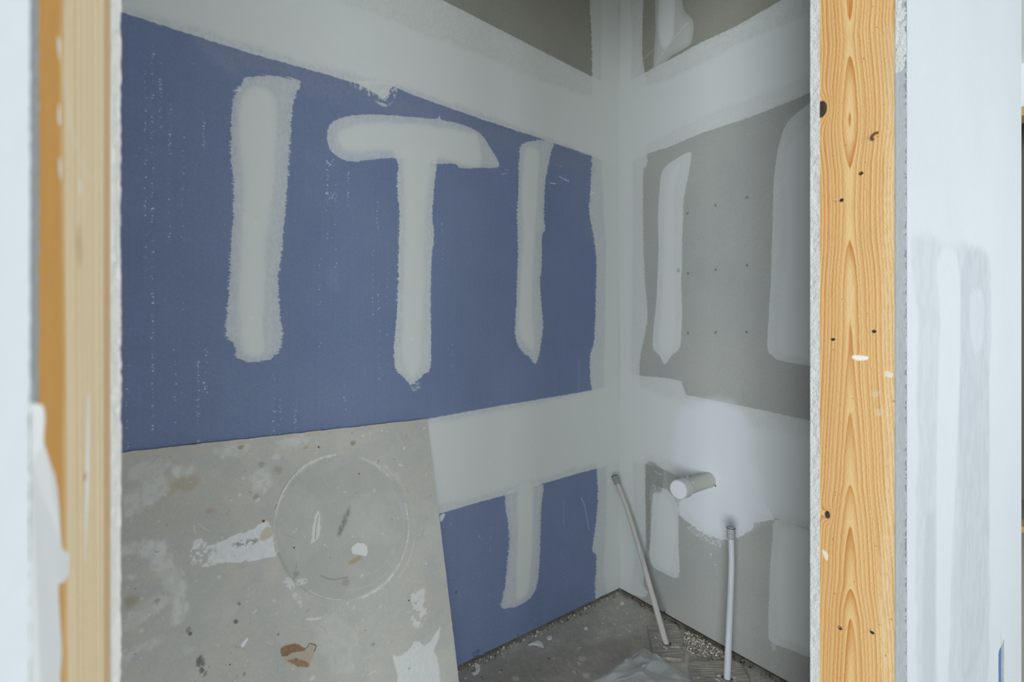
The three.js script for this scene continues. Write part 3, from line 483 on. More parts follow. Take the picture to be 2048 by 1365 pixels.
  const blob = [[62, 815], [78, 806], [95, 812], [99, 840], [96, 880], [108, 925], [122, 970], [126, 1010], [128, 1060], [132, 1096], [142, 1108], [144, 1135], [138, 1158], [126, 1170], [128, 1230], [130, 1300], [127, 1365], [128, 1500], [60, 1500]].map(([a, b]) => zy(a, b));
  const bp = smooth(blob, true, 4).map(([z, y]) => [-Math.min(-0.1773, Math.max(-0.245, z)), y]);
  const bgm = slab(bp, 0.0006, 0.0005);
  warp(bgm, (x, y, z) => [x, y, (z + (z > 0.0003 ? 0.0008 * (fbm(x * 90, y * 30, 3) - 0.4) : 0)) * (x < 0.181 ? 0.02 : 1) - (x < 0.181 ? 0.0005 : 0)]);
  const blobMesh = part(wallFront, 'joint_compound', bgm, std({ color: 0xeceeee }), 'thick white plaster slopped over the stud edge');
  blobMesh.rotation.y = Math.PI / 2; blobMesh.position.set(XL, 0, 0);
}

// ---------------------------------------------------------------- rest of the small room and the hall (mostly behind the camera)
const wallLeft = structure('wall_left', 'side wall of the small room'); part(wallLeft, 'drywall_sheet', box(-1.1, -1.0, 0, 2.44, -VB - 0.1, -J.studIn), plainBoard);
{
  const w = structure('wall_rear', 'hall wall with a window'), W = WIN.rear, z0 = ROOM.z1, z1 = ROOM.z1 + 0.12;
  const W2 = WIN.rear2;
  for (const [a, b] of [[ROOM.x0 - 0.1, W.x0], [W.x1, W2.x0], [W2.x1, ROOM.x1 + 0.1]]) part(w, 'wall_section', box(a, b, 0, 2.44, z0, z1), hallBoard);
  for (const q of [W, W2]) { part(w, 'wall_section', box(q.x0, q.x1, 0, q.y0, z0, z1), hallBoard); part(w, 'wall_section', box(q.x0, q.x1, q.y1, 2.44, z0, z1), hallBoard); }
  const l = structure('wall_hall', 'side wall of the hall with a window'), L = WIN.left, x0 = ROOM.x0 - 0.12, x1 = ROOM.x0;
  part(l, 'wall_section', box(x0, x1, 0, 2.44, -J.inn, L.z0), hallBoard); part(l, 'wall_section', box(x0, x1, 0, 2.44, L.z1, z1), hallBoard);
  part(l, 'wall_section', box(x0, x1, 0, L.y0, L.z0, L.z1), hallBoard); part(l, 'wall_section', box(x0, x1, L.y1, 2.44, L.z0, L.z1), hallBoard);
  const fm = std({ color: 0xf2f2f0, roughness: 0.4 }), glass = new THREE.MeshPhysicalMaterial({ transmission: 1, thickness: 0, roughness: 0, ior: 1.45 });
  const win = (name, w2, y0, y1, place) => {
    const g = structure(name, 'window letting overcast daylight into the hall');
    for (const [a, b, c, d] of [[-w2, w2, y0, y0 + 0.05], [-w2, w2, y1 - 0.05, y1], [-w2, -w2 + 0.05, y0 + 0.05, y1 - 0.05], [w2 - 0.05, w2, y0 + 0.05, y1 - 0.05], [-0.025, 0.025, y0 + 0.05, y1 - 0.05]]) part(g, 'frame', box(a, b, c, d, -0.03, 0.03), fm);
    part(g, 'pane', new THREE.PlaneGeometry(w2 - 0.075, y1 - y0 - 0.1).translate(-w2 / 2 - 0.0125 + 0.025, (y0 + y1) / 2, 0), glass); part(g, 'pane', new THREE.PlaneGeometry(w2 - 0.075, y1 - y0 - 0.1).translate(w2 / 2 + 0.0125 - 0.025, (y0 + y1) / 2, 0), glass);
    place(g);
  };
  win('window_1', (W.x1 - W.x0) / 2, W.y0, W.y1, (g) => g.position.set((W.x0 + W.x1) / 2, 0, z0 + 0.06));
  win('window_4', (W2.x1 - W2.x0) / 2, W2.y0, W2.y1, (g) => g.position.set((W2.x0 + W2.x1) / 2, 0, z0 + 0.06));
  const S = WIN.side;
  win('window_3', (S.z1 - S.z0) / 2, S.y0, S.y1, (g) => { g.rotation.y = Math.PI / 2; g.position.set(ROOM.x1 - 0.01, 0, (S.z0 + S.z1) / 2); });
  win('window_2', (L.z1 - L.z0) / 2, L.y0, L.y1, (g) => { g.rotation.y = Math.PI / 2; g.position.set(ROOM.x0 - 0.06, 0, (L.z0 + L.z1) / 2); });
  // far side of the hall: an open doorway with a pine head and sill, dark beyond
  const f = structure('wall_far', 'grey hall wall with a dark doorway'), xf = ROOM.x1 - 0.07, dz0 = -0.75, dz1 = 0.25;
  const p = (py) => { const r = ray(2046, py); return EYE + r.y * xf / r.x; };
  for (const [a, b, c, d] of [[dz1, S.z0, 0, 2.44], [S.z1, z1, 0, 2.44], [S.z0, S.z1, 0, S.y0], [S.z0, S.z1, S.y1, 2.44]]) part(f, 'wall_section', box(xf, xf + 0.12, c, d, a, b), hallBoard); part(f, 'wall_section', box(xf, xf + 0.12, 0, 2.44, -VB - 0.1, dz0), primed);
  part(f, 'wall_section', box(xf, xf + 0.12, p(214), 2.44, dz0, dz1), primed);
  part(f, 'door_header', box(xf - 0.01, xf + 0.12, p(232), p(214), dz0, dz1), std({ color: 0xc09a68 })); part(f, 'door_sill', box(xf - 0.02, xf + 0.12, 0, 0.03, dz0, dz1), std({ color: 0xc09a68 }));
  part(f, 'closet_wall', box(xf + 0.7, xf + 0.76, 0, 2.44, dz0 - 0.06, dz1 + 0.06), std({ color: 0x77746c }));
  part(f, 'closet_wall', box(xf + 0.12, xf + 0.7, 0, 2.44, dz0 - 0.06, dz0), std({ color: 0x77746c })); part(f, 'closet_wall', box(xf + 0.12, xf + 0.7, 0, 2.44, dz1, dz1 + 0.06), std({ color: 0x77746c }));
  part(f, 'wall_section', box(UR + 0.12, xf, 0, 2.44, -VB - 0.1, -VB), primed);
  const back = structure('wall_right_back', 'hall side of the grey wall'); back.name = 'wall_side';
  part(back, 'drywall_sheet', box(UR + 0.1027, UR + 0.1154, 0, 2.44, -VB, -J.studIn), primed);
}
const ground = structure('ground', 'bare ground outside'); part(ground, 'soil', box(-12, 12, -0.5, -0.4, ROOM.z1 + 0.2, 16), std({ color: 0x9a948a })); part(ground, 'soil', box(-16, ROOM.x0 - 0.2, -0.5, -0.4, -8, ROOM.z1 + 0.19), std({ color: 0x9a948a }));

// ---------------------------------------------------------------- the board that leans on the back wall
{
  const zTop = -VB + 0.0145, top = atZ(855, 838, zTop), lowz = top.x * Math.tan(YAW - Math.atan((918 - 1024) / FOC)) * -1;   // right edge runs down at the same x
  const low = atX(918, 1365, top.x);
  const slope = (low.z - zTop) / (top.y - low.y), zBot = zTop + slope * top.y, lean = Math.atan(slope), len = Math.hypot(top.y, zBot - zTop);
  const x0 = -0.42, x1 = top.x, w = x1 - x0;
  // local frame: origin at the foot of the board, y along the board, z out of it
  const n = new THREE.Vector3(0, Math.sin(lean), Math.cos(lean)), foot = new THREE.Vector3(0, 0, zBot);
  const onBoard = (px, py) => { const r = ray(px, py), k = foot.clone().sub(eye).dot(n) / r.dot(n), p = eye.clone().addScaledVector(r, k); return [p.x, p.y / Math.cos(lean)]; };
  const P = new Paint(x0, 0, x1, len, 1400, Math.round(1400 * len / w), onBoard);
  P.fill((x, y) => { const f = fbm(x * 6 + 3, y * 6, 4) - 0.5, s = fbm(x * 30, y * 30 + 5, 3) - 0.5, g = fbm(x * 300, y * 300, 2) - 0.5, k = 1 + 0.10 * f + 0.05 * s + 0.05 * g; return [196 * k + 6 * s, 195 * k, 187 * k - 8 * s]; });
  const W = [222, 222, 218], soft = { feather: 0.006, rag: 0.01, fx: 70, fy: 70, grain: 0.5, gf: 120 };
  // faint plaster films
  for (const [pts, a] of [
    [[[245, 1000], [300, 960], [350, 950], [330, 990], [280, 1020], [245, 1035]], 0.5], [[[262, 935], [330, 915], [345, 930], [300, 960], [265, 965]], 0.35],
    [[[248, 1095], [300, 1078], [330, 1090], [325, 1110], [270, 1115], [246, 1112]], 0.6], [[[300, 1090], [330, 1080], [345, 1120], [365, 1150], [372, 1180], [345, 1190], [320, 1165], [305, 1130]], 0.65],
    [[[345, 1180], [362, 1190], [375, 1225], [372, 1245], [350, 1250], [335, 1235], [350, 1210]], 0.7], [[[245, 1245], [290, 1210], [330, 1190], [350, 1195], [300, 1235], [260, 1260], [246, 1268]], 0.5],
    [[[246, 1310], [300, 1282], [330, 1276], [322, 1290], [270, 1310], [246, 1330]], 0.5], [[[365, 1295], [395, 1290], [400, 1305], [370, 1310]], 0.35], [[[505, 945], [535, 940], [545, 965], [535, 985], [510, 980]], 0.5],
    [[[345, 935], [390, 930], [385, 950], [350, 955]], 0.6], [[[430, 900], [470, 890], [500, 893], [480, 910], [440, 915]], 0.5], [[[560, 880], [610, 872], [620, 885], [590, 895], [565, 893]], 0.5], [[[640, 1250], [680, 1230], [720, 1290], [700, 1350], [660, 1340], [640, 1300]], 0.3],
    [[[555, 1000], [600, 970], [640, 1010], [640, 1090], [600, 1130], [560, 1080]], 0.25], [[[700, 1000], [790, 980], [815, 1010], [800, 1080], [740, 1090], [690, 1050]], 0.25], [[[760, 930], [790, 945], [800, 965], [780, 960]], 0.4], [[[600, 940], [640, 920], [700, 912], [690, 930], [620, 960]], 0.25],
  ]) P.area(pts, W, { ...soft, alpha: Math.min(0.9, a * 1.25) });
  for (let i = 0; i < 46; i++) { const x = 250 + 620 * rnd(), y = 860 + 500 * rnd(), a = rnd() * 6.28, l = 8 + 26 * rnd(), c = 6 * (rnd() - 0.5); P.line([[x, y], [x + l * 0.5 * Math.cos(a) + c, y + l * 0.5 * Math.sin(a) - c], [x + l * Math.cos(a), y + l * Math.sin(a)]], 0.0006 + 0.0012 * rnd(), rnd() < 0.75 ? [220, 220, 214] : [150, 146, 138], { alpha: 0.25 + 0.35 * rnd(), broken: 0.4 }); }
  // thick wiped smear, cut short by the bucket ring
  P.area([[380, 1118], [386, 1085], [400, 1078], [425, 1090], [470, 1072], [510, 1056], [525, 1046], [535, 1043], [545, 1060], [548, 1085], [551, 1113], [530, 1118], [490, 1124], [440, 1128], [395, 1134]], [232, 234, 234], { feather: 0.0014, rag: 0.004, fx: 120, fy: 200, grain: 0.15, gf: 160 });
  P.area([[372, 1080], [400, 1070], [432, 1092], [428, 1112], [415, 1132], [380, 1142]], [196, 195, 187], { alpha: 0.95, feather: 0.008, cut: 0.5, gf: 150 });
  P.area([[520, 1072], [530, 1056], [545, 1055], [548, 1068], [535, 1080], [522, 1082]], [206, 192, 172], { alpha: 0.8, feather: 0.002, rag: 0.003 });
  P.area([[462, 1088], [480, 1082], [498, 1080], [515, 1078], [512, 1088], [490, 1092], [470, 1094]], [150, 152, 150], { alpha: 0.8, feather: 0.004, cut: 0.52, gf: 220 });
  // ring left by a bucket
  const ring = []; for (let i = 0; i < 40; i++) { const a = i / 40 * 2 * Math.PI; ring.push([683 + 134 * Math.cos(a) - 4 * Math.sin(a), 1056 + 146 * Math.sin(a) - 8 * Math.cos(a)]); }
  P.area(ring, [180, 181, 177], { alpha: 0.45, feather: 0.003, rag: 0.002, grain: 0.3, gf: 40 });
  const arc = (a0, a1, s = 1, jx = 0) => { const o = []; for (let i = 0; i <= 16; i++) { const a = (a0 + (a1 - a0) * i / 16) * Math.PI / 180; o.push([683 + jx + 134 * s * Math.cos(a), 1056 + 146 * s * Math.sin(a)]); } return o; };
  P.line(arc(190, 265), 0.0028, [224, 223, 214], { rag: 0.004, broken: 0.35 }); P.line(arc(160, 200), 0.002, [210, 211, 208], { alpha: 0.6, broken: 0.3 }); P.line(arc(190, 230, 1.02), 0.0009, [120, 112, 96], { alpha: 0.7, broken: 0.6 });
  P.line(arc(-20, 50), 0.0018, [220, 221, 217], { rag: 0.003, broken: 0.5 }); P.line(arc(40, 75), 0.003, [224, 224, 220], { rag: 0.005, broken: 0.5 }); P.line(arc(90, 140, 0.99), 0.0012, [214, 214, 210], { broken: 0.3 }); P.line(arc(-75, -45, 1), 0.004, [216, 216, 210], { rag: 0.006, broken: 0.6, alpha: 0.8 });
  P.line(arc(-40, 90, 0.86, 10), 0.0014, [205, 206, 203], { alpha: 0.6, broken: 0.5 }); P.line(arc(10, 40, 1.07, 4), 0.0016, [214, 214, 209], { alpha: 0.8, broken: 0.3 }); P.line(arc(-40, 0, 1.08), 0.003, [205, 204, 198], { alpha: 0.5, broken: 0.4 });
  P.line(arc(20, 75, 0.7, 20), 0.0012, [208, 209, 206], { alpha: 0.6, broken: 0.4 }); P.line(arc(120, 160, 1.0), 0.003, [150, 148, 144], { alpha: 0.35, broken: 0.4 });
  P.area([[622, 1084], [626, 1050], [632, 1028], [638, 1022], [641, 1050], [638, 1074], [624, 1088]], [228, 228, 224], { alpha: 0.9, rag: 0.002, fx: 200, fy: 200 });
  P.line([[630, 1080], [633, 1050], [637, 1030]], 0.0009, [140, 142, 142], { alpha: 0.8 });
  P.area([[699, 1012], [690, 1028], [681, 1050], [674, 1068], [680, 1072], [690, 1052], [698, 1030]], [104, 106, 106], { alpha: 0.6, feather: 0.005, grain: 0.5 });
  P.area([[703, 1098], [712, 1088], [728, 1088], [735, 1098], [732, 1112], [718, 1110], [706, 1108]], [234, 234, 228], { alpha: 0.95, rag: 0.002, fx: 200, fy: 200 }); P.area([[697, 1127], [706, 1118], [720, 1112], [722, 1118], [708, 1128]], [176, 160, 122], { alpha: 0.7, feather: 0.002, rag: 0.002 });
  // plaster crusts
  P.area([[564, 1160], [580, 1156], [590, 1172], [584, 1182], [572, 1172]], W, { alpha: 0.95, feather: 0.002, cut: 0.42, gf: 200 }); P.area([[592, 1162], [612, 1158], [614, 1166], [596, 1172]], W, { alpha: 0.9, feather: 0.003, cut: 0.4, gf: 200 }); P.area([[584, 1190], [594, 1188], [606, 1205], [602, 1216], [592, 1202]], W, { alpha: 0.9, feather: 0.003, cut: 0.42, gf: 200 });
  P.area([[820, 1192], [842, 1180], [852, 1178], [848, 1195], [856, 1215], [848, 1250], [835, 1256], [822, 1245], [826, 1215]], W, { alpha: 0.95, feather: 0.004, cut: 0.46, gf: 130 });
  P.area([[785, 1312], [800, 1312], [820, 1298], [830, 1284], [850, 1290], [865, 1278], [880, 1254], [878, 1275], [868, 1300], [875, 1320], [880, 1365], [880, 1420], [800, 1420], [795, 1350]], [228, 230, 228], { alpha: 0.92, feather: 0.003, rag: 0.003, fx: 120, fy: 120, grain: 0.15 });
  for (const [x, y, r, a] of [[551, 915, 0.010, 0.7], [503, 878, 0.004, 0.5], [487, 957, 0.003, 0.9], [515, 1000, 0.005, 0.8], [480, 990, 0.004, 0.7], [462, 1002, 0.003, 0.8], [749, 982, 0.005, 0.6], [852, 1128, 0.005, 0.8], [809, 897, 0.005, 0.9], [799, 930, 0.003, 0.8], [724, 1152, 0.006, 0.8], [264, 1156, 0.008, 0.7], [298, 1230, 0.003, 0.9], [283, 1262, 0.004, 0.7], [438, 1155, 0.004, 0.7], [510, 1224, 0.005, 0.7], [548, 1203, 0.004, 0.6], [330, 990, 0.004, 0.6], [302, 1006, 0.006, 0.4], [695, 1208, 0.004, 0.6], [708, 1214, 0.005, 0.6], [760, 1215, 0.006, 0.6], [764, 862, 0.003, 0.8], [740, 868, 0.003, 0.8], [726, 872, 0.004, 0.9], [848, 858, 0.005, 0.7], [690, 985, 0.004, 0.5], [625, 1358, 0.005, 0.9]]) P.dot(x, y, r, W, a);
  P.line([[613, 1239], [628, 1239], [642, 1237]], 0.003, W, { rag: 0.003 }); P.line([[642, 1237], [655, 1229]], 0.0012, W, { alpha: 0.6 }); P.line([[737, 1350], [752, 1342]], 0.001, W); P.line([[478, 915], [497, 900]], 0.0012, [214, 212, 204], { alpha: 0.8 }); P.line([[760, 915], [775, 912]], 0.001, W, { alpha: 0.7 });
  P.line([[513, 965], [530, 961]], 0.0014, W); P.line([[800, 930], [806, 933]], 0.0015, W);
  // stains
  const tan = [178, 158, 124];
  for (const [x, y, r, a, c] of [[418, 1025, 0.011, 0.6, tan], [424, 1020, 0.006, 0.4, [196, 164, 142]], [375, 967, 0.02, 0.4, tan], [345, 972, 0.02, 0.3, tan], [554, 942, 0.012, 0.55, [160, 150, 120]], [613, 895, 0.008, 0.5, [172, 150, 118]], [706, 888, 0.008, 0.6, [150, 122, 92]], [637, 895, 0.003, 0.8, [96, 84, 66]], [480, 895, 0.007, 0.6, [130, 116, 90]], [513, 994, 0.007, 0.5, [136, 138, 122]], [524, 930, 0.008, 0.5, [140, 140, 138]], [455, 1028, 0.006, 0.35, [140, 140, 138]], [615, 1222, 0.006, 0.7, [196, 164, 136]], [258, 1203, 0.016, 0.55, [164, 146, 108]], [527, 1043, 0.003, 1, [120, 84, 44]], [718, 948, 0.0022, 0.9, [120, 60, 40]], [316, 1202, 0.007, 0.5, [130, 134, 132]], [375, 1262, 0.007, 0.6, [110, 112, 112]], [380, 1268, 0.004, 0.7, [90, 90, 90]], [478, 1209, 0.005, 0.8, [104, 104, 98]], [471, 1244, 0.006, 0.7, [72, 70, 66]], [460, 1330, 0.0015, 1, [50, 50, 50]], [588, 1096, 0.0018, 1, [40, 40, 40]], [818, 1202, 0.0018, 1, [40, 40, 40]], [557, 1270, 0.003, 0.6, [120, 118, 112]], [590, 1150, 0.008, 0.4, [130, 128, 122]], [690, 1165, 0.010, 0.4, [146, 142, 136]], [746, 1290, 0.004, 0.5, [130, 128, 124]], [818, 1338, 0.003, 0.5, [140, 140, 136]]]) P.dot(x, y, r, c, a);
  P.area([[391, 1318], [404, 1312], [410, 1330], [412, 1350], [400, 1352], [394, 1335]], [104, 104, 102], { alpha: 0.75, feather: 0.004, cut: 0.45, gf: 160 });
  P.area([[452, 1215], [475, 1208], [474, 1222], [458, 1244], [440, 1262], [436, 1255], [445, 1232]], [206, 206, 200], { alpha: 0.65, feather: 0.003, rag: 0.003 });
  P.line([[640, 1152], [665, 1160], [695, 1155]], 0.002, [150, 146, 140], { alpha: 0.5 });
  for (let i = 0; i < 420; i++) P.dot(245 + 640 * rnd(), 850 + 515 * rnd(), 0.0007 + 0.0026 * rnd() ** 3, rnd() < 0.86 ? [220, 220, 214] : [140, 134, 120], 0.25 + 0.45 * rnd());
  P.area([[243, 912], [500, 879], [855, 838], [856, 846], [500, 888], [243, 922]], [204, 190, 166], { alpha: 0.45, feather: 0.003, cut: 0.5, gf: 140 });
  // torn paper with brown backing
  P.area([[560, 1300], [568, 1292], [590, 1288], [605, 1294], [612, 1302], [622, 1290], [632, 1293], [628, 1310], [620, 1328], [614, 1336], [592, 1332], [572, 1325], [564, 1312]], [190, 178, 160], { feather: 0.0012, rag: 0.002, fx: 200, fy: 200 });
  P.area([[560, 1301], [568, 1293], [590, 1289], [605, 1294], [609, 1302], [590, 1304], [575, 1312], [564, 1314]], [150, 118, 88], { feather: 0.0012, rag: 0.003, fx: 160, fy: 160, grain: 0.2 }); P.area([[576, 1322], [600, 1318], [618, 1328], [614, 1336], [592, 1332]], [156, 128, 100], { feather: 0.0015, rag: 0.003, fx: 160, fy: 160, grain: 0.3 });
  P.line([[608, 1300], [616, 1294], [619, 1288], [632, 1292], [628, 1304]], 0.0008, [80, 74, 66]);
  const map = P.texture(), uv = (x, y) => [(x - x0) / w, y / len];
  const b = thing('gypsum_board', 'grey gypsum offcut with bucket ring and plaster smears leaning on blue wall', 'gypsum board');
  b.position.set(0, 0, zBot); b.rotation.x = -lean;
  const face = setUV(warp(new THREE.BoxGeometry(w, len, T, 60, 60, 1).translate((x0 + x1) / 2, len / 2, -T / 2), (x, y, z) => {
    const ex = Math.abs(x - x1) < 1e-4 ? 0.0014 * (fbm(y * 90, 3, 3) - 0.5) : 0, ey = Math.abs(y - len) < 1e-4 ? 0.0028 * (fbm(x * 70, 9, 3) - 0.6) : 0; return [x + ex, y + ey, z];
  }), uv);
  face.computeVertexNormals();
  part(b, 'board', face, std({ map, bumpMap: bumped(7, 7), bumpScale: 0.0006 }));
  const crumbMat = std({ color: 0xcfc8ba }), paperMat = std({ color: 0xa07c55 });
  const crumb = new THREE.IcosahedronGeometry(0.003, 0);
  for (const px of [340, 520, 640, 672, 725, 800]) { const q = onBoard(px, 912 - (px - 245) * 0.121); const m = part(b, 'plaster_crumb', crumb, crumbMat); m.position.set(q[0], len - 0.0008, -0.003); m.scale.set(1.5, 0.55, 0.8); m.rotation.y = px; }
  const q = onBoard(388, 889); const tornUp = part(b, 'torn_paper', new THREE.ConeGeometry(0.006, 0.02, 4).rotateZ(Math.PI / 2 - 0.15).scale(1, 0.45, 0.2), paperMat, 'brown torn paper on top edge'); tornUp.position.set(q[0], len + 0.0006, -0.003);
  const c0 = onBoard(489, 1287), flake = part(b, 'paper_flake', slab([[-0.007, -0.002], [-0.001, 0.004], [0.007, 0.010], [0.006, 0.004], [-0.003, -0.008]], 0.0006), std({ color: 0xf2f2f4 }), 'small white paper flake');
  flake.position.set(c0[0], c0[1], 0.0003); flake.rotation.x = -0.12;
}

// ---------------------------------------------------------------- pipes
const chrome = std({ color: 0x9a9c9a, roughness: 0.55, metalness: 0.3 });
function paintedMap(base, spots, n, w = 64, h = 256) {
  const P = new Paint(0, 0, 0.06, 0.55, w, h); P.fill((x, y) => { const f = fbm(x * 60, y * 26, 3) - 0.5, k = 1 + 0.12 * f; return base.map((c) => c * k); });
  for (let i = 0; i < n; i++) P.dot(0.06 * rnd(), 0.55 * rnd(), 0.001 + 0.004 * rnd() ** 2, spots[Math.floor(rnd() * spots.length)], 0.8, 0.5, true);
  return P.texture();
}
function supplyPipe(name, label, pts, r0, r1, mat, bumps, capMat) {
  const t = thing(name, label, 'pipe', 'capped supply pipes standing on the floor');
  t.position.copy(pts[0]);
  const rel = pts.map((p) => p.clone().sub(pts[0])), curve = new THREE.CatmullRomCurve3(rel, false, 'centripetal');
  const g = new THREE.TubeGeometry(curve, 60, 1, 16, false), p = g.attributes.position, c = new THREE.Vector3(), v = new THREE.Vector3();
  for (let i = 0; i <= 60; i++) { curve.getPointAt(i / 60, c); const r = (r0 + (r1 - r0) * i / 60) * (1 + bumps * (fbm(i * 0.35, 2, 2) - 0.5)); for (let k = 0; k <= 16; k++) { const n = i * 17 + k; v.fromBufferAttribute(p, n).sub(c).multiplyScalar(r).add(c); p.setXYZ(n, v.x, v.y, v.z); } }
  g.computeVertexNormals(); part(t, 'tube', g, mat);
  const top = curve.getPointAt(1), dir = curve.getTangentAt(1), q = new THREE.Quaternion().setFromUnitVectors(new THREE.Vector3(0, 1, 0), dir);
  const prof = [[0, 0.012], [0.0085, 0.012], [0.0098, 0.0108], [0.0102, 0.008], [0.0102, 0.001], [0.0112, 0], [0.0112, -0.004], [0.0104, -0.0055], [0.0104, -0.012], [0.0112, -0.0135], [0.0112, -0.017], [0.0095, -0.019], [0.007, -0.019]].map(([a, b]) => new THREE.Vector2(a, b)).reverse();
  const cap = part(t, 'cap', new THREE.LatheGeometry(prof, 20), capMat); cap.position.copy(top); cap.quaternion.copy(q); cap.scale.setScalar(1.12);
  const ringM = part(cap, 'groove', new THREE.TorusGeometry(0.0104, 0.0009, 6, 24).rotateX(Math.PI / 2).translate(0, 0.0085, 0), std({ color: 0x3a3a3a }), 'dark groove round the cap'); ringM.name = 'groove';
  return t;
}
const b1 = onFloor(1333, 1289, 0.006), b2 = onFloor(1454, 1359, 0.006);
const tip1 = atX(1231, 958, 1.342), mid1 = atX(1275, 1085, 1.322), mid1b = atX(1300, 1175, 1.305);
supplyPipe('supply_pipe', 'bent pale supply pipe leaning towards the blue wall corner', [new THREE.Vector3(b1[0], 0.004, b1[1]), mid1b, mid1, atX(1252, 1012, 1.332), tip1], 0.0098, 0.0078, std({ map: paintedMap([206, 200, 194], [[224, 202, 196], [148, 132, 122], [190, 176, 164]], 70), roughness: 0.75 }), 0.14, std({ color: 0x9b9d98, roughness: 0.6 }));
supplyPipe('supply_pipe', 'straight white painted supply pipe nearest the door stud', [new THREE.Vector3(b2[0], 0.004, b2[1]), atX(1459, 1240, 1.300), atX(1463, 1130, 1.306), atX(1462, 1063, 1.308)], 0.0096, 0.0082, std({ map: paintedMap([206, 210, 212], [[224, 227, 228], [190, 194, 198]], 20), roughness: 0.7 }), 0.06, std({ color: 0xa9adae, roughness: 0.55 }));
{
  const c = onRight(1418, 960), y = c[1], z = c[0], L = 0.172, t = thing('drain_pipe', 'white plastic drain stub with end cap jutting from the grey wall', 'pipe');
  t.position.set(UR, y, z);
  const m = std({ color: 0xccccc2, roughness: 0.6 }), mc = std({ color: 0xd6d8d6, roughness: 0.55 });
  part(t, 'tube', new THREE.CylinderGeometry(0.0245, 0.0245, L - 0.02, 40, 1, true).rotateZ(Math.PI / 2).translate(-(L - 0.02) / 2 + 0.01, 0, 0), m);
  const prof = [[0.0245, 0.036], [0.0292, 0.036], [0.0300, 0.034], [0.0300, 0.004], [0.0292, 0.0015], [0.0275, 0], [0.020, -0.0006], [0, -0.0008]].map(([a, b]) => new THREE.Vector2(a, b));
  const cap = part(t, 'end_cap', new THREE.LatheGeometry(prof, 44).rotateZ(-Math.PI / 2), mc); cap.position.x = -L;
  part(cap, 'cap_disc', new THREE.CylinderGeometry(0.0268, 0.0268, 0.0014, 40).rotateZ(Math.PI / 2).translate(-0.0008, 0, 0), std({ color: 0xeceff2 }), 'plaster whitened end of the cap');
  const lump = new THREE.IcosahedronGeometry(0.006, 1);
  for (const [dx, dy, dz, s] of [[-0.128, 0.0245, -0.004, 1.1], [-0.12, 0.016, 0.018, 0.7], [-0.105, 0.0245, -0.01, 0.6], [-0.005, -0.02, 0.014, 0.8]]) { const l = part(t, 'plaster_lump', lump, std({ color: 0xdcdedc })); l.position.set(dx, dy, dz); l.scale.set(1.3 * s, 0.45 * s, 0.8 * s); l.rotation.set(dx * 50, dy * 80, dz * 40); }
}

// ---------------------------------------------------------------- scrap wood pads round the pipe feet
function pad(label, corners, hole, seedv) {
  const p = corners.map(([a, b]) => onFloor(a, b, 0.006)), cx = p.reduce((s, q) => s + q[0], 0) / p.length, cz = p.reduce((s, q) => s + q[1], 0) / p.length;
  const t = thing('wood_pad', label, 'wood scrap', 'scrap wood pads at the pipe feet'); t.position.set(cx, 0, cz);
  const out = smooth(p.map(([x, z]) => [x - cx, -(z - cz)]), true, 4);
  const sh = shapeOf(out), h = new THREE.Path(); h.absarc(hole[0] - cx, -(hole[1] - cz), 0.0145, 0, Math.PI * 2, true); sh.holes.push(h);
  const g = new THREE.ExtrudeGeometry(sh, { depth: 0.007, bevelEnabled: true, bevelThickness: 0.0015, bevelSize: 0.0012, bevelSegments: 2, curveSegments: 16 })  .rotateX(-Math.PI / 2).translate(0, 0.0015, 0);
  warp(g, (x, y, z) => { const r = Math.hypot(x - hole[0] + cx, z - hole[1] + cz); return [x, y + 0.0006 * Math.pow(Math.max(0, r - 0.015) / 0.06, 2), z]; });
  const P = new Paint(-0.12, -0.12, 0.12, 0.12, 420, 420);
  P.fill((x, y) => { const c = Math.cos(-0.63), s = Math.sin(-0.63), a = x * c + y * s, b = -x * s + y * c, f = fbm(a * 30 + seedv, b * 420, 3) - 0.5, q = fbm(x * 22 + seedv, y * 22, 3) - 0.5, k = 1 + 0.38 * f + 0.25 * q; return [176 * k, 168 * k, 157 * k]; });
  for (let i = 0; i < 60; i++) P.dot((rnd() - 0.5) * 0.2, (rnd() - 0.5) * 0.2, 0.0008 + 0.0045 * rnd() ** 3, [208, 208, 204], 0.85, 1, true);
  const bm = grayTexture(256, 256, (i, j) => { const c = Math.cos(-0.63), s = Math.sin(-0.63), x = i / 256 * 0.24, y = j / 256 * 0.24; return fbm((x * c + y * s) * 30, (-x * s + y * c) * 420, 2); });
  part(t, 'board', setUV(g, (x, y, z) => [(x + 0.12) / 0.24, (-z + 0.12) / 0.24]), std({ map: P.texture(), bumpMap: bm, bumpScale: 0.002 }));
  const chip = new THREE.IcosahedronGeometry(0.005, 1), cm = std({ color: 0xd8d9d6 });
  for (let i = 0; i < 7; i++) { const a = rnd() * 6.28, r = 0.02 + 0.022 * rnd(), c2 = part(t, 'plaster_blob', chip, cm); c2.position.set(hole[0] - cx + r * Math.cos(a), 0.0102 + 0.0006 * Math.pow((r - 0.015) / 0.06, 2), hole[1] - cz + r * Math.sin(a)); c2.scale.set(0.6 + rnd(), 0.18, 0.5 + 0.6 * rnd()); c2.rotation.y = a * 3; }
}
pad('ribbed weathered wood scrap around the foot of the bent pipe', [[1297, 1254], [1325, 1251], [1352, 1254], [1363, 1280], [1367, 1318], [1338, 1319], [1309, 1313], [1302, 1285]], b1, 1.3);
pad('dusty wood scrap around the foot of the straight white pipe', [[1380, 1329], [1420, 1326], [1470, 1326], [1486, 1340], [1500, 1375], [1470, 1400], [1430, 1405], [1392, 1385], [1384, 1355]], b2, 7.7);

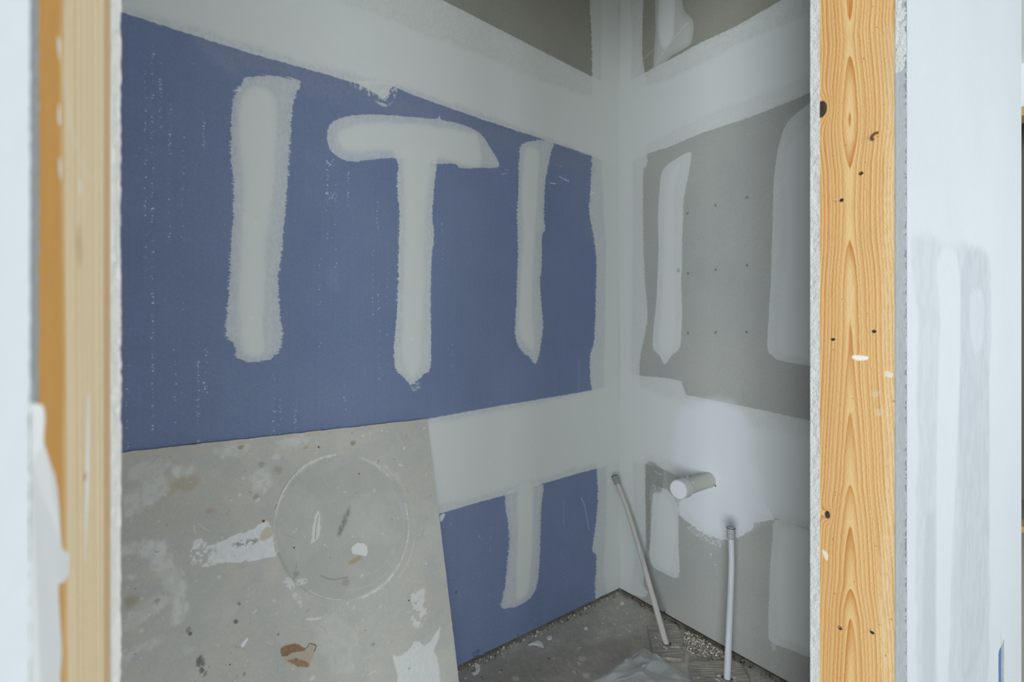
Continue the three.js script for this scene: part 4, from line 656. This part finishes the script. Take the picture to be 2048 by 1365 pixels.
// ---------------------------------------------------------------- plastic sheeting
{
  const o = onFloor(1290, 1365), t = new THREE.PlaneGeometry(1, 1, 90, 90), p = t.attributes.position;
  const E = [[1286, 1297], [1312, 1314], [1345, 1338], [1385, 1366], [1420, 1392]].map(([a, b]) => onFloor(a, b)), F = [[1286, 1297], [1262, 1318], [1225, 1342], [1190, 1366], [1150, 1390]].map(([a, b]) => onFloor(a, b));
  const lerpP = (A, s) => { const k = Math.min(A.length - 1.0001, s * (A.length - 1)), i = Math.floor(k), f = k - i; return [A[i][0] + (A[i + 1][0] - A[i][0]) * f, A[i][1] + (A[i + 1][1] - A[i][1]) * f]; };
  for (let i = 0; i < p.count; i++) {
    const u = p.getX(i) + 0.5, s = Math.pow(p.getY(i) + 0.5, 1), a = lerpP(F, s), b = lerpP(E, s);
    const j = 0.012 * (fbm(s * 9, u < 0.5 ? 1 : 7, 3) - 0.5) * (Math.abs(u - 0.5) > 0.4 ? 1 : 0.3), x = a[0] + (b[0] - a[0]) * u + j, z = a[1] + (b[1] - a[1]) * u + j;
    const ridge = (q) => 1 - Math.abs(2 * (q - Math.floor(q)) - 1), fold = 0.011 * ridge(u * 2.3 + 0.7 * fbm(s * 4, 3, 2)) + 0.010 * ridge(u * 1.1 - s * 1.6 + 0.5 * fbm(u * 4, s * 4, 2)) + 0.006 * ridge(s * 3.2 + u * 1.4);
    p.setXYZ(i, x - o[0], 0.0015 + fold * Math.min(1, s * 3) * Math.min(1, 0.3 + 5 * Math.min(u, 1 - u)), z - o[1]);
  }
  t.computeVertexNormals();
  const g = thing('plastic_sheet', 'crumpled clear plastic sheeting lying on the floor', 'plastic sheet'); g.position.set(o[0], 0, o[1]);
  part(g, 'film', t, new THREE.MeshPhysicalMaterial({ color: 0xf2f4f5, roughness: 0.45, transmission: 0.62, thickness: 0, ior: 1.4, side: THREE.DoubleSide }));
  const scrap = part(g, 'plaster_flake', slab([[-0.012, 0], [0.004, 0.004], [0.014, -0.002], [0.004, -0.004]], 0.0008).rotateX(-Math.PI / 2), std({ color: 0xe6e8ea })); const fq = onFloor(1286, 1334, 0.016); scrap.position.set(fq[0] - o[0], 0.017, fq[1] - o[1]);
}

// ---------------------------------------------------------------- plaster chips and sweepings on the floor
const chipMat = std({ color: 0xf6f4ef });
function flake(label, pts, curl = 0.003, where) {
  const q = pts.map(([a, b]) => onFloor(a, b, 0.002)), cx = q.reduce((s, v) => s + v[0], 0) / q.length, cz = q.reduce((s, v) => s + v[1], 0) / q.length;
  const g = slab(smooth(q.map(([x, z]) => [x - cx, -(z - cz)]), true, 3), 0.0014, 0.0004).rotateX(-Math.PI / 2).translate(0, 0.0004, 0);
  warp(g, (x, y, z) => [x, y + curl * Math.min(1, (x * x + z * z) / 0.0004) * 0.5, z]);
  const t = thing('plaster_chip', label, 'plaster chip', 'loose plaster chips on the floor'); t.position.set(cx, 0, cz); part(t, 'flake', g, chipMat);
}
flake('curved crescent plaster chip in the middle of the floor', [[1057, 1292], [1064, 1287], [1074, 1283], [1083, 1286], [1087, 1295], [1086, 1297], [1078, 1293], [1070, 1290]], 0.004);
flake('hook shaped plaster chip beside the leaning board', [[949, 1328], [957, 1331], [960, 1338], [955, 1348], [947, 1351], [943, 1347], [950, 1344], [951, 1336]], 0.004);
flake('round flat plaster chip before the blue wall', [[1094, 1276], [1098, 1272.5], [1103, 1274], [1103, 1278], [1097, 1280]], 0);
flake('tiny plaster chip between blue wall and corner', [[1168, 1258], [1172, 1254], [1175, 1257], [1173, 1260]], 0);
flake('white angular plaster chip between plastic and wood scrap', [[1381, 1349], [1384, 1343], [1392, 1346], [1394, 1349], [1386, 1349], [1383, 1352]], 0.003);
flake('small plaster chip beside the plastic sheeting', [[1333, 1335], [1338, 1330], [1340, 1333], [1336, 1338]], 0.002);
flake('crusty plaster chip in the far corner', [[1240, 1206], [1246, 1204], [1248, 1208], [1243, 1210]], 0.002);
{
  const geo = new THREE.TetrahedronGeometry(0.0032, 0), M = new THREE.Matrix4(), Q = new THREE.Quaternion(), S = new THREE.Vector3(), V = new THREE.Vector3(), E = new THREE.Euler();
  function sweepings(name, label, n, where, cols) {
    const m = new THREE.InstancedMesh(geo, std({ color: 0xffffff }), n); m.name = name; m.userData = { kind: 'stuff', label, category: 'debris' }; m.castShadow = m.receiveShadow = true;
    for (let i = 0; i < n; i++) {
      const [x, z] = where(); const s = 0.45 + 1.5 * rnd() ** 2; Q.setFromEuler(E.set(rnd() * 6, rnd() * 6, rnd() * 6)); S.set(s * (0.6 + rnd()), s * 0.5, s);
      M.compose(V.set(x, 0.002 * s, z), Q, S); m.setMatrixAt(i, M); const c = cols[Math.floor(rnd() * cols.length)]; m.setColorAt(i, new THREE.Color(c));
    }
    scene.add(m);
  }
  const A = onFloor(1372, 1268), B = onFloor(1455, 1318);
  sweepings('plaster_rubble', 'heap of fine pale plaster rubble along the grey wall', 800, () => { const t = rnd(), d = Math.abs(rnd() + rnd() - 1) * 0.075 * (0.5 + Math.sin(Math.PI * t)); return [UR - 0.006 - d, A[1] + (B[1] - A[1]) * t]; }, [0xeeeae0, 0xdcd7cb, 0xf4f1e8, 0xcfc6b4, 0x9c8a70]);
  sweepings('plaster_crumbs', 'thin line of plaster crumbs under the blue wall', 260, () => [0.6 + 0.8 * rnd(), -VB + 0.004 + 0.02 * rnd() ** 2], [0xdcd7cb, 0xeae6da, 0xa89c86, 0x6c5c48]);
  sweepings('wall_grit', 'line of brown grit under the grey wall', 200, () => [UR - 0.002 - 0.014 * rnd() ** 2, -VB + 0.02 + 0.85 * rnd()], [0x6c5c48, 0x8a7d68, 0xa89c86, 0x4c4234]);
}

shade(scene);
renderer.render(scene, camera);
